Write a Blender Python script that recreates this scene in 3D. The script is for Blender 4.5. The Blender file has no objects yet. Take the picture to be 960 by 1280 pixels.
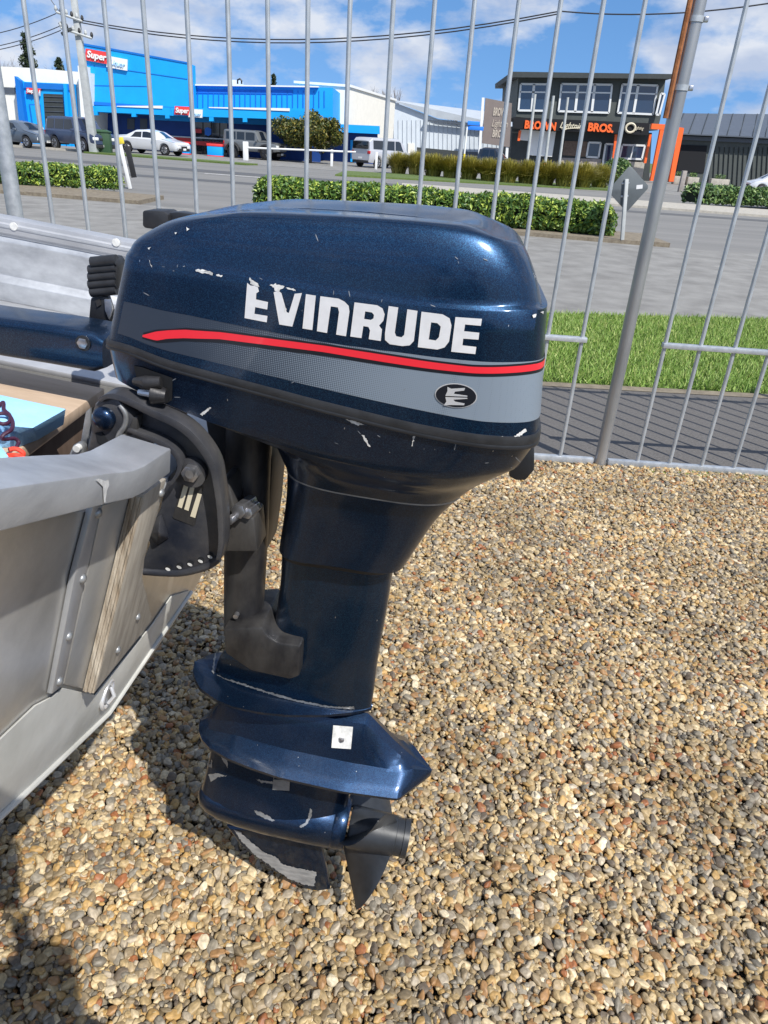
import bpy, bmesh, math, random
import numpy as np
from mathutils import Vector, Matrix, noise
from mathutils.bvhtree import BVHTree
from mathutils.geometry import tessellate_polygon
random.seed(7); np.random.seed(7)
SC = bpy.context.scene
COL = SC.collection
R = math.radians

# ------------------------------------------------------------------ camera
F_PX, PITCH, ROLL, H = 900.0, R(27.0), R(4.0), 1.5
Fw = Vector((0, math.cos(PITCH), -math.sin(PITCH)))
_R0 = Vector((1, 0, 0)); _U0 = Vector((0, math.sin(PITCH), math.cos(PITCH)))
Rt = math.cos(ROLL) * _R0 + math.sin(ROLL) * _U0
Up = -math.sin(ROLL) * _R0 + math.cos(ROLL) * _U0
CAMP = Vector((0, 0, H))
cam_d = bpy.data.cameras.new('camera')
cam = bpy.data.objects.new('camera', cam_d); COL.objects.link(cam)
cam.matrix_world = Matrix(((Rt.x, Up.x, -Fw.x, 0), (Rt.y, Up.y, -Fw.y, 0), (Rt.z, Up.z, -Fw.z, H), (0, 0, 0, 1)))
cam_d.sensor_fit = 'HORIZONTAL'; cam_d.sensor_width = 36; cam_d.lens = 36 * F_PX / 960
cam_d.clip_start = 0.02; cam_d.clip_end = 3000
SC.camera = cam

# ------------------------------------------------------------------ sun, sky, exposure
SUN = Vector((0.62, -0.785, 1.18)).normalized()
SUN_EL = math.asin(SUN.z); SUN_AZ = math.atan2(SUN.x, SUN.y)
sl = bpy.data.lights.new('sun', 'SUN'); sl.energy = 5.0; sl.angle = R(0.5); sl.color = (1, 0.955, 0.88)
so = bpy.data.objects.new('sun', sl); COL.objects.link(so)
so.rotation_euler = (-SUN).to_track_quat('-Z', 'Y').to_euler()
SC.view_settings.view_transform = 'Standard'; SC.view_settings.look = 'None'
SC.view_settings.exposure = 0.22; SC.view_settings.gamma = 1.0
W = bpy.data.worlds.new('World'); SC.world = W; W.use_nodes = True
wt = W.node_tree; wt.nodes.clear()
def wn(t, **k):
    n = wt.nodes.new(t)
    for a, b in k.items(): setattr(n, a, b)
    return n
w_out = wn('ShaderNodeOutputWorld'); w_bg = wn('ShaderNodeBackground'); w_bg.inputs[1].default_value = 0.095
sky = wn('ShaderNodeTexSky', sky_type='NISHITA', sun_disc=False)
sky.sun_elevation = SUN_EL; sky.sun_rotation = SUN_AZ; sky.air_density = 1.0; sky.dust_density = 0.3; sky.ozone_density = 2.5
w_tc = wn('ShaderNodeTexCoord'); w_mp = wn('ShaderNodeMapping'); w_mp.inputs['Scale'].default_value = (2.6, 2.6, 5.5)
w_mp.inputs['Location'].default_value = (1.3, 0.4, 0.2)
w_nz = wn('ShaderNodeTexNoise'); w_nz.inputs['Scale'].default_value = 2.3; w_nz.inputs['Detail'].default_value = 7; w_nz.inputs['Roughness'].default_value = 0.58
w_rp = wn('ShaderNodeValToRGB'); w_rp.color_ramp.elements[0].position = 0.43; w_rp.color_ramp.elements[1].position = 0.58
w_rp.color_ramp.elements[1].color = (0.9, 0.9, 0.9, 1)
w_nz2 = wn('ShaderNodeTexNoise'); w_nz2.inputs['Scale'].default_value = 5.0; w_nz2.inputs['Detail'].default_value = 4
w_cr = wn('ShaderNodeValToRGB'); w_cr.color_ramp.elements[0].color = (4.8, 5.5, 7.0, 1); w_cr.color_ramp.elements[1].color = (7.4, 7.7, 8.3, 1)
w_cr.color_ramp.elements[0].position = 0.38; w_cr.color_ramp.elements[1].position = 0.6
w_mx = wn('ShaderNodeMix', data_type='RGBA')
w_hs = wn('ShaderNodeHueSaturation'); w_hs.inputs['Saturation'].default_value = 1.2; w_hs.inputs['Value'].default_value = 1.75
L = wt.links.new
w_ad = wn('ShaderNodeVectorMath', operation='ADD'); w_ad.inputs[1].default_value = (0, 0, 0.26); w_nm = wn('ShaderNodeVectorMath', operation='NORMALIZE')
L(w_tc.outputs['Generated'], w_ad.inputs[0]); L(w_ad.outputs[0], w_nm.inputs[0]); L(w_nm.outputs[0], sky.inputs[0])
L(w_tc.outputs['Generated'], w_mp.inputs[0]); L(w_mp.outputs[0], w_nz.inputs[0]); L(w_mp.outputs[0], w_nz2.inputs[0])
L(w_nz.outputs[0], w_rp.inputs[0]); L(w_nz2.outputs[0], w_cr.inputs[0]); L(w_rp.outputs[0], w_mx.inputs[0])
L(sky.outputs[0], w_hs.inputs['Color']); L(w_hs.outputs[0], w_mx.inputs[6]); L(w_cr.outputs[0], w_mx.inputs[7]); L(w_mx.outputs[2], w_bg.inputs[0]); L(w_bg.outputs[0], w_out.inputs[0])

# ------------------------------------------------------------------ survey helpers: a point of the picture, put on a real plane of the place
def ray(x, y): return Fw + Rt * ((x - 480) / F_PX) - Up * ((y - 640) / F_PX)
def G(x, y, z=0.0):
    d = ray(x, y); return CAMP + d * ((z - H) / d.z)
def AY(x, y, Y):
    d = ray(x, y); return CAMP + d * (Y / d.y)
th, ps = R(6), R(5)
EO = Vector((0, 1.03, 0))
ea = Vector((math.cos(th) * math.cos(ps), -math.cos(th) * math.sin(ps), -math.sin(th)))
eu = Vector((math.sin(th) * math.cos(ps), -math.sin(th) * math.sin(ps), math.cos(th)))
el = Vector((math.sin(ps), math.cos(ps), 0))
EM = Matrix(((ea.x, el.x, eu.x, EO.x), (ea.y, el.y, eu.y, EO.y), (ea.z, el.z, eu.z, EO.z), (0, 0, 0, 1)))
EMI = EM.inverted()
def loc(P): return EMI @ P
def Ew(x, y, w=0.0):      # on a fore-and-aft plane of the motor
    d = ray(x, y); t = (w - (CAMP - EO).dot(el)) / d.dot(el); return loc(CAMP + d * t)
def Ez(x, y, uu):         # on a level plane of the motor
    d = ray(x, y); t = (uu - (CAMP - EO).dot(eu)) / d.dot(eu); return loc(CAMP + d * t)
def Et(x, y, a0, u0=1.016, rk=0.2):   # on the raked transom plane
    n = ea - rk * eu; d = ray(x, y); t = ((a0 - rk * u0) - (CAMP - EO).dot(n)) / d.dot(n); return loc(CAMP + d * t)

# ------------------------------------------------------------------ object helpers
def tag(o, label=None, cat=None, group=None, kind=None):
    if label: o['label'] = label
    if cat: o['category'] = cat
    if group: o['group'] = group
    if kind: o['kind'] = kind
    return o
def thing(name, label, cat, loc_=(0, 0, 0), rz=0.0, group=None, mat=None):
    o = bpy.data.objects.new(name, None); COL.objects.link(o)
    if mat is not None: o.matrix_world = mat
    else:
        o.location = loc_; o.rotation_euler = (0, 0, rz)
    o.empty_display_size = 0.1
    return tag(o, label, cat, group)
class MB:
    def __init__(s): s.v = []; s.f = []
    def add(s, vs, fs):
        b = len(s.v); s.v += [tuple(p) for p in vs]; s.f += [tuple(i + b for i in f) for f in fs]; return s
    def box(s, c, d, rot=None):
        x, y, z = d[0] / 2, d[1] / 2, d[2] / 2
        vs = [Vector((i * x, j * y, k * z)) for i in (-1, 1) for j in (-1, 1) for k in (-1, 1)]
        if rot is not None: vs = [rot @ v for v in vs]
        vs = [v + Vector(c) for v in vs]
        return s.add(vs, [(0, 1, 3, 2), (4, 6, 7, 5), (0, 4, 5, 1), (2, 3, 7, 6), (0, 2, 6, 4), (1, 5, 7, 3)])
    def hexa(s, lo, hi):    # two quads of matching corners
        return s.add(list(lo) + list(hi), [(3, 2, 1, 0), (4, 5, 6, 7), (0, 1, 5, 4), (1, 2, 6, 5), (2, 3, 7, 6), (3, 0, 4, 7)])
    def prism(s, poly, off):
        n = len(poly); off = Vector(off); a = [Vector(p) for p in poly]; b = [p + off for p in a]
        tr = tessellate_polygon([a]); f = [tuple(t) for t in tr] + [tuple(i + n for i in reversed(t)) for t in tr]
        f += [(i, (i + 1) % n, (i + 1) % n + n, i + n) for i in range(n)]
        return s.add(a + b, f)
    def tube(s, pts, r, n=10, cap=True, flat=1.0):
        pts = [Vector(p) for p in pts]; rs = r if isinstance(r, (list, tuple)) else [r] * len(pts)
        rings = []; up = None
        for i, p in enumerate(pts):
            t = (pts[min(i + 1, len(pts) - 1)] - pts[max(i - 1, 0)]).normalized()
            if up is None:
                up = Vector((0, 0, 1)) if abs(t.z) < .9 else Vector((1, 0, 0))
            x = t.cross(up).normalized(); up = x.cross(t).normalized()
            rings.append([p + (x * math.cos(q) + up * math.sin(q) * flat) * rs[i] for q in (2 * math.pi * k / n for k in range(n))])
        return s.loft(rings, cap)
    def loft(s, rings, cap=True, closed=True):
        n = len(rings[0]); vs = [p for r_ in rings for p in r_]; fs = []
        for i in range(len(rings) - 1):
            for k in range(n if closed else n - 1):
                k2 = (k + 1) % n; fs.append((i * n + k, i * n + k2, (i + 1) * n + k2, (i + 1) * n + k))
        if cap: fs += [tuple(reversed(range(n))), tuple((len(rings) - 1) * n + k for k in range(n))]
        return s.add(vs, fs)
    def build(s, name, m, parent=None, smooth=False, bevel=0, seg=2, auto=None, sub=0):
        me = bpy.data.meshes.new(name); me.from_pydata([tuple(v) for v in s.v], [], s.f); me.update()
        bm = bmesh.new(); bm.from_mesh(me)
        bmesh.ops.recalc_face_normals(bm, faces=bm.faces)
        if bevel:
            bmesh.ops.remove_doubles(bm, verts=bm.verts, dist=1e-5)
            es = [e for e in bm.edges if len(e.link_faces) == 2 and e.calc_face_angle(0) > R(28)]
            try: bmesh.ops.bevel(bm, geom=es, offset=bevel, segments=seg, affect='EDGES', profile=0.5, clamp_overlap=True)
            except Exception: pass
        bm.to_mesh(me); bm.free()
        if smooth or bevel:
            me.shade_smooth()
            try: me.set_sharp_from_angle(angle=R(auto if auto else 35))
            except Exception: pass
        o = bpy.data.objects.new(name, me); COL.objects.link(o)
        if m is not None: me.materials.append(m)
        if parent is not None: o.parent = parent
        return o
def cyl(c, d, r, h, n=16):   # cylinder centred at c along d
    d = Vector(d).normalized(); c = Vector(c); return MB().tube([c - d * h / 2, c + d * h / 2], r, n)
def tree_copy(o, parent=None):
    c = o.copy(); COL.objects.link(c)
    if parent is not None: c.parent = parent
    for ch in list(o.children): tree_copy(ch, c)
    return c

# ------------------------------------------------------------------ materials
def mat(name, col, rough=0.6, metal=0.0, var=0.0, vscale=8.0, col2=None, bump=0.0, bscale=40.0, coat=0.0, spec=0.5, detail=6, stretch=None, emit=None, alpha=None):
    m = bpy.data.materials.new(name); m.use_nodes = True; nt = m.node_tree; b = nt.nodes['Principled BSDF']
    b.inputs['Base Color'].default_value = (*col, 1); b.inputs['Roughness'].default_value = rough; b.inputs['Metallic'].default_value = metal
    b.inputs['Coat Weight'].default_value = coat; b.inputs['Coat Roughness'].default_value = 0.06; b.inputs['Specular IOR Level'].default_value = spec
    tc = nt.nodes.new('ShaderNodeTexCoord'); mp = nt.nodes.new('ShaderNodeMapping'); nt.links.new(tc.outputs['Object'], mp.inputs[0])
    if stretch: mp.inputs['Scale'].default_value = stretch
    if var > 0 or col2:
        nz = nt.nodes.new('ShaderNodeTexNoise'); nz.inputs['Scale'].default_value = vscale; nz.inputs['Detail'].default_value = detail; nz.inputs['Roughness'].default_value = 0.6
        nt.links.new(mp.outputs[0], nz.inputs[0])
        rp = nt.nodes.new('ShaderNodeValToRGB'); rp.color_ramp.elements[0].position = 0.32; rp.color_ramp.elements[1].position = 0.68
        c2 = col2 if col2 else tuple(min(1, c * (1 + var)) for c in col); c1 = col if col2 else tuple(c * (1 - var) for c in col)
        rp.color_ramp.elements[0].color = (*c1, 1); rp.color_ramp.elements[1].color = (*c2, 1)
        nt.links.new(nz.outputs[0], rp.inputs[0]); nt.links.new(rp.outputs[0], b.inputs['Base Color'])
    if bump > 0:
        n2 = nt.nodes.new('ShaderNodeTexNoise'); n2.inputs['Scale'].default_value = bscale; n2.inputs['Detail'].default_value = 5
        nt.links.new(mp.outputs[0], n2.inputs[0]); bp = nt.nodes.new('ShaderNodeBump'); bp.inputs['Strength'].default_value = bump; bp.inputs['Distance'].default_value = 0.01
        nt.links.new(n2.outputs[0], bp.inputs['Height']); nt.links.new(bp.outputs[0], b.inputs['Normal'])
    if emit: b.inputs['Emission Color'].default_value = (*emit, 1); b.inputs['Emission Strength'].default_value = 1
    m['bsdf'] = b.name
    return m
def nodes(m): return m.node_tree, m.node_tree.nodes['Principled BSDF']
def paint_blue(name, base, flake, scratch=True):
    m = mat(name, base, rough=0.36, metal=0.85, coat=0.6)
    nt, b = nodes(m); tc = nt.nodes['Texture Coordinate']
    b.inputs['Coat Roughness'].default_value = 0.13
    vo = nt.nodes.new('ShaderNodeTexVoronoi'); vo.inputs['Scale'].default_value = 1500; nt.links.new(tc.outputs['Object'], vo.inputs[0])
    rp = nt.nodes.new('ShaderNodeValToRGB'); rp.color_ramp.elements[0].color = (*flake, 1); rp.color_ramp.elements[1].color = (*base, 1)
    rp.color_ramp.elements[0].position = 0.1; rp.color_ramp.elements[1].position = 0.55
    sp = nt.nodes.new('ShaderNodeSeparateColor'); nt.links.new(vo.outputs['Color'], sp.inputs[0]); nt.links.new(sp.outputs[0], rp.inputs[0])
    # dust and wear
    nz = nt.nodes.new('ShaderNodeTexNoise'); nz.inputs['Scale'].default_value = 9; nz.inputs['Detail'].default_value = 8; nz.inputs['Roughness'].default_value = 0.7
    nt.links.new(tc.outputs['Object'], nz.inputs[0])
    r2 = nt.nodes.new('ShaderNodeValToRGB'); r2.color_ramp.elements[0].position = 0.5; r2.color_ramp.elements[1].position = 0.8; r2.color_ramp.elements[1].color = (.22, .22, .22, 1)
    nt.links.new(nz.outputs[0], r2.inputs[0])
    mx = nt.nodes.new('ShaderNodeMix'); mx.data_type = 'RGBA'; mx.inputs[7].default_value = (0.09, 0.1, 0.12, 1)
    nt.links.new(r2.outputs[0], mx.inputs[0]); nt.links.new(rp.outputs[0], mx.inputs[6]); nt.links.new(mx.outputs[2], b.inputs['Base Color'])
    mr = nt.nodes.new('ShaderNodeMapRange'); mr.inputs[3].default_value = 0.32; mr.inputs[4].default_value = 0.5
    nt.links.new(nz.outputs[0], mr.inputs[0]); nt.links.new(mr.outputs[0], b.inputs['Roughness'])
    # fine hairline chips
    v2 = nt.nodes.new('ShaderNodeTexVoronoi'); v2.inputs['Scale'].default_value = 55
    mp2 = nt.nodes.new('ShaderNodeMapping'); mp2.inputs['Scale'].default_value = (1, 1, .35); mp2.inputs['Rotation'].default_value = (0, .5, 0)
    nt.links.new(tc.outputs['Object'], mp2.inputs[0]); nt.links.new(mp2.outputs[0], v2.inputs[0])
    lt = nt.nodes.new('ShaderNodeMath'); lt.operation = 'LESS_THAN'; lt.inputs[1].default_value = 0.035 if scratch else 0.0
    nt.links.new(v2.outputs['Distance'], lt.inputs[0])
    mx2 = nt.nodes.new('ShaderNodeMix'); mx2.data_type = 'RGBA'; mx2.inputs[7].default_value = (0.45, 0.47, 0.5, 1)
    nt.links.new(lt.outputs[0], mx2.inputs[0]); nt.links.new(mx.outputs[2], mx2.inputs[6]); nt.links.new(mx2.outputs[2], b.inputs['Base Color'])
    return m
M = {}
M['navy'] = paint_blue('navy_metallic', (0.004, 0.0175, 0.050), (0.014, 0.060, 0.13))
M['navy2'] = paint_blue('navy_worn', (0.006, 0.017, 0.048), (0.015, 0.048, 0.11))
M['belt'] = mat('black_rubber', (0.02, 0.021, 0.024), 0.5, var=.4, vscale=30, bump=.05)
M['black'] = mat('black_plastic', (0.016, 0.017, 0.02), 0.42, var=.3, vscale=25, bump=.04)
M['bracket'] = mat('bracket_paint', (0.022, 0.027, 0.042), 0.30, metal=.35, col2=(0.10, 0.098, 0.10), vscale=11, bump=.08, bscale=90)
M['tubegrey'] = mat('worn_dark_metal', (0.022, 0.022, 0.025), 0.42, metal=.4, col2=(0.085, 0.082, 0.08), vscale=16, bump=.08, bscale=90, detail=10, stretch=(1, 1, .5))
M['skegbare'] = mat('scraped_alloy', (0.24, 0.25, 0.26), 0.4, metal=.4, col2=(0.44, 0.45, 0.45), vscale=40, bump=.08, stretch=(1, 1, 3))
M['propgrey'] = mat('dark_grey_paint', (0.028, 0.031, 0.036), 0.4, metal=.2, var=.35, vscale=18, bump=.03)
M['greyband'] = mat('grey_band_print', (0.16, 0.21, 0.27), 0.4, metal=.15, coat=.3)
nt, b = nodes(M['greyband'])      # halftone that fades towards the front
tc = nt.nodes['Texture Coordinate']; sx = nt.nodes.new('ShaderNodeSeparateXYZ'); nt.links.new(tc.outputs['Object'], sx.inputs[0])
mr = nt.nodes.new('ShaderNodeMapRange'); mr.inputs[1].default_value = -0.46; mr.inputs[2].default_value = -0.02; nt.links.new(sx.outputs[0], mr.inputs[0])
vo = nt.nodes.new('ShaderNodeTexVoronoi'); vo.inputs['Scale'].default_value = 420; vo.inputs['Randomness'].default_value = 0.0
nt.links.new(tc.outputs['Object'], vo.inputs[0])
ad = nt.nodes.new('ShaderNodeMath'); ad.operation = 'SUBTRACT'; nt.links.new(mr.outputs[0], ad.inputs[0]); nt.links.new(vo.outputs['Distance'], ad.inputs[1])
rp = nt.nodes.new('ShaderNodeValToRGB'); rp.color_ramp.elements[0].position = 0.0; rp.color_ramp.elements[0].color = (0.028, 0.04, 0.062, 1)
rp.color_ramp.elements[1].position = 0.32; rp.color_ramp.elements[1].color = (0.205, 0.25, 0.305, 1)
nt.links.new(ad.outputs[0], rp.inputs[0]); nt.links.new(rp.outputs[0], b.inputs['Base Color'])
M['red'] = mat('red_print', (0.72, 0.02, 0.035), 0.4, coat=.3)
M['inkblack'] = mat('black_print', (0.008, 0.009, 0.014), 0.35)
M['whiteprint'] = mat('white_print', (0.62, 0.62, 0.63), 0.45, var=.06, vscale=60)
M['lightline'] = mat('grey_print', (0.2, 0.25, 0.32), 0.45)
M['chip'] = mat('bare_chip_hole_light', (0.58, 0.58, 0.57), 0.5, var=.3, vscale=80)  # bare chips, and the painted sunlight in the bracket holes
M['chrome'] = mat('chrome', (0.8, 0.8, 0.82), 0.25, metal=.55)
M['steel'] = mat('steel_bolt', (0.45, 0.45, 0.47), 0.32, metal=.9, var=.3, vscale=60)
M['zinc'] = mat('zinc_white', (0.62, 0.62, 0.6), 0.6, var=.25, vscale=60, bump=.1)
M['bare'] = mat('bare_alloy', (0.3, 0.31, 0.32), 0.42, metal=.6, var=.3, vscale=40, bump=.06)
M['alu'] = mat('aluminium_hull', (0.38, 0.38, 0.37), 0.4, metal=.5, col2=(0.58, 0.58, 0.565), vscale=5, bump=.05, bscale=60, detail=9)
M['alu_stain'] = mat('aluminium_stained', (0.44, 0.435, 0.42), 0.34, metal=.6, col2=(0.66, 0.65, 0.625), vscale=8, bump=.03, bscale=120, detail=15, stretch=(1, 1, 1))
M['alu_cap'] = mat('oxidised_aluminium', (0.36, 0.375, 0.40), 0.42, metal=.45, col2=(0.56, 0.58, 0.605), vscale=10, bump=.04, bscale=160, detail=15, stretch=(1.4, .8, 2.6))
M['alu_light'] = mat('aluminium_light', (0.38, 0.39, 0.41), 0.45, metal=.45, col2=(0.54, 0.55, 0.57), vscale=6, bump=.05, detail=9)
M['hullwhite'] = mat('chalky_hull_paint', (0.45, 0.45, 0.42), 0.5, var=.1, col2=(0.66, 0.66, 0.63), vscale=5, bump=.04)
M['ply'] = mat('weathered_plywood', (0.27, 0.24, 0.20), 0.75, col2=(0.43, 0.39, 0.33), vscale=14, bump=.12, bscale=60, detail=12, stretch=(1, 5, 1))
M['plyedge'] = mat('ply_edge', (0.24, 0.18, 0.12), 0.85, col2=(0.58, 0.52, 0.43), vscale=60, bump=.5, bscale=120, detail=6, stretch=(1, 1, .12))
M['bench'] = mat('bench_wood', (0.40, 0.29, 0.20), 0.7, col2=(0.55, 0.42, 0.31), vscale=5, bump=.12, bscale=30, detail=9, stretch=(1, 5, 1))
M['brown'] = mat('dark_brown_wood', (0.10, 0.065, 0.045), 0.7, col2=(0.17, 0.12, 0.09), vscale=7, bump=.1, stretch=(1, 3, 1))  # dark brown wood, much darker than the bench
M['foam'] = mat('pale_blue_foam', (0.28, 0.57, 0.92), 0.8, col2=(0.36, 0.66, 0.96), vscale=10, bump=.2, bscale=200)
M['cord'] = mat('maroon_cord', (0.05, 0.012, 0.035), 0.45); M['cordred'] = mat('red_cord', (0.75, 0.07, 0.04), 0.4)
M['galv'] = mat('galvanised_steel', (0.36, 0.39, 0.42), 0.45, metal=.5, col2=(0.52, 0.55, 0.58), vscale=30, bump=.04)
M['galvdark'] = mat('galvanised_pipe', (0.28, 0.29, 0.30), 0.38, metal=.65, col2=(0.42, 0.42, 0.42), vscale=12, bump=.03, stretch=(1, 1, .2))
M['rust'] = mat('rusty_steel', (0.16, 0.055, 0.02), 0.85, col2=(0.36, 0.14, 0.05), vscale=22, bump=.3)
M['asphalt'] = mat('dark_asphalt', (0.085, 0.079, 0.075), 0.85, col2=(0.14, 0.132, 0.125), vscale=70, bump=.5, bscale=260, detail=12)
M['yard'] = mat('pale_asphalt', (0.165, 0.16, 0.15), 0.9, col2=(0.26, 0.255, 0.24), vscale=2.2, bump=.4, bscale=120, detail=14)
M['road'] = mat('road_asphalt', (0.15, 0.148, 0.142), 0.9, col2=(0.21, 0.205, 0.195), vscale=.5, bump=.3, bscale=60, detail=14, stretch=(.15, 2.2, 1))
M['roaddark'] = mat('tyre_polished_asphalt', (0.075, 0.077, 0.08), 0.8, col2=(0.11, 0.11, 0.11), vscale=.8, detail=12, stretch=(.1, 2, 1))
M['concrete'] = mat('concrete', (0.32, 0.30, 0.26), 0.9, col2=(0.45, 0.42, 0.36), vscale=6, bump=.3)
M['dirt'] = mat('bare_dirt', (0.14, 0.115, 0.085), 0.95, col2=(0.24, 0.205, 0.15), vscale=12, bump=.5, bscale=40)
M['grassbase'] = mat('grass_ground', (0.06, 0.105, 0.02), 0.95, col2=(0.12, 0.165, 0.04), vscale=9, bump=.6, bscale=60)
M['moss'] = mat('moss', (0.11, 0.15, 0.02), 0.95, col2=(0.2, 0.22, 0.05), vscale=30, bump=.6)
M['mark'] = mat('road_marking', (0.62, 0.62, 0.6), 0.8, var=.2, vscale=5)
M['white'] = mat('white_paint', (0.76, 0.77, 0.76), 0.6, var=.04, vscale=2)
M['cream'] = mat('cream_wall', (0.78, 0.76, 0.69), 0.7, var=.04, vscale=2)
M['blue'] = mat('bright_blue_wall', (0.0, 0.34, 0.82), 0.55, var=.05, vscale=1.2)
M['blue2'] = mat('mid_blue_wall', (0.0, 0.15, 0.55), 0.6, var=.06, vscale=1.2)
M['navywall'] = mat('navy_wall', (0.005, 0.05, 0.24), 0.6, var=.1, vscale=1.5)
M['signred'] = mat('sign_red', (0.72, 0.05, 0.05), 0.5); M['orange'] = mat('orange_paint', (0.85, 0.13, 0.02), 0.5, var=.05)
M['pale_blue_print'] = mat('pale_blue_print', (0.35, 0.6, 0.85), 0.5); M['blueprint'] = mat('blue_print', (0.02, 0.2, 0.75), 0.5)
M['charcoal'] = mat('charcoal_cladding', (0.035, 0.042, 0.043), 0.7, var=.15, vscale=3)
M['charcoal2'] = mat('greygreen_cladding', (0.06, 0.07, 0.066), 0.7, var=.1, vscale=3)
M['roofgrey'] = mat('grey_roofing', (0.075, 0.09, 0.115), 0.55, var=.08, vscale=2)
M['shedwhite'] = mat('pale_shed_cladding', (0.60, 0.66, 0.72), 0.6, var=.05, vscale=1)
M['shedroof'] = mat('shed_roof', (0.42, 0.46, 0.5), 0.5, var=.08, vscale=1)
M['glassdark'] = mat('dark_glass', (0.01, 0.014, 0.02), 0.06, spec=.9); M['glass_blue'] = mat('tinted_window', (0.02, 0.04, 0.08), 0.08, spec=.9)
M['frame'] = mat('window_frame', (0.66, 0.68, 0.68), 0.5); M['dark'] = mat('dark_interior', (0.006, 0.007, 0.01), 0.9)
M['brownsign'] = mat('taupe_sign', (0.20, 0.165, 0.15), 0.7, var=.06, vscale=2); M['tan'] = mat('tan_lettering', (0.46, 0.40, 0.33), 0.7)
M['cream_letter'] = mat('cream_lettering', (0.62, 0.56, 0.42), 0.6); M['signback'] = mat('sign_back_grey', (0.10, 0.115, 0.125), 0.55, metal=.2, var=.1, vscale=6)
M['greenbox'] = mat('green_cabinet', (0.03, 0.075, 0.035), 0.6, var=.15, vscale=3); M['wood_grey'] = mat('grey_post', (0.30, 0.27, 0.25), 0.85, var=.2, vscale=6)
M['palepole'] = mat('weathered_pole', (0.42, 0.44, 0.44), 0.8, var=.15, vscale=3); M['bark'] = mat('bark', (0.09, 0.065, 0.045), 0.9, var=.4, vscale=12, bump=.5)
M['tyre'] = mat('tyre_rubber', (0.015, 0.015, 0.016), 0.75); M['rim'] = mat('alloy_rim', (0.42, 0.43, 0.45), 0.3, metal=.7); M['rimdark'] = mat('dark_rim', (0.05, 0.05, 0.055), 0.4, metal=.5)
M['lamp'] = mat('headlamp', (0.7, 0.72, 0.72), 0.15); M['taillamp'] = mat('tail_lamp', (0.5, 0.02, 0.02), 0.2); M['trim'] = mat('black_trim', (0.02, 0.02, 0.022), 0.55)
for n_, c_ in dict(suvnavy=(0.05, 0.07, 0.13), sedangrey=(0.10, 0.125, 0.16), carwhite=(0.72, 0.74, 0.76), jeepgrey=(0.17, 0.18, 0.185), vansilver=(0.5, 0.51, 0.54), utedark=(0.025, 0.035, 0.055)).items():
    M[n_] = mat('car_paint_' + n_, c_, 0.28, metal=.2, coat=.6)
M['wire'] = mat('wire', (0.03, 0.03, 0.035), 0.6); M['yellow'] = mat('yellow_paint', (0.75, 0.6, 0.05), 0.6); M['skin'] = mat('skin', (0.55, 0.33, 0.24), 0.55)
M['jacket'] = mat('dark_jacket', (0.03, 0.04, 0.06), 0.85, var=.2); M['jeans'] = mat('denim', (0.04, 0.06, 0.12), 0.9, var=.2); M['hair'] = mat('brown_hair', (0.03, 0.02, 0.012), 0.6)
def leaf_mat(name, c1, c2, c3, scale=3.0, rough=0.45, trans=0.15):
    m = mat(name, c1, rough); nt, b = nodes(m)
    ge = nt.nodes.new('ShaderNodeNewGeometry'); rp = nt.nodes.new('ShaderNodeValToRGB'); rp.color_ramp.elements[0].color = (*c1, 1); rp.color_ramp.elements[1].color = (*c3, 1)
    e = rp.color_ramp.elements.new(0.55); e.color = (*c2, 1); nt.links.new(ge.outputs['Random Per Island'], rp.inputs[0]); nt.links.new(rp.outputs[0], b.inputs['Base Color'])
    b.inputs['Subsurface Weight'].default_value = 0; b.inputs['Transmission Weight'].default_value = 0
    return m
M['ivy'] = leaf_mat('hedge_leaf', (0.045, 0.10, 0.025), (0.10, 0.20, 0.035), (0.42, 0.50, 0.08))
M['ivy_back'] = leaf_mat('hedge_leaf_deep', (0.04, 0.09, 0.03), (0.09, 0.17, 0.05), (0.26, 0.36, 0.10))
M['treeleaf'] = leaf_mat('tree_leaf', (0.025, 0.045, 0.01), (0.07, 0.09, 0.015), (0.26, 0.20, 0.03))
M['pineleaf'] = leaf_mat('pine_leaf', (0.015, 0.03, 0.015), (0.03, 0.05, 0.02), (0.06, 0.08, 0.03)); M['flax'] = leaf_mat('tussock_blade', (0.13, 0.13, 0.015), (0.27, 0.24, 0.035), (0.45, 0.38, 0.09))
M['twig'] = mat('bare_twigs', (0.15, 0.12, 0.10), 0.9, var=.3)
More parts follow.
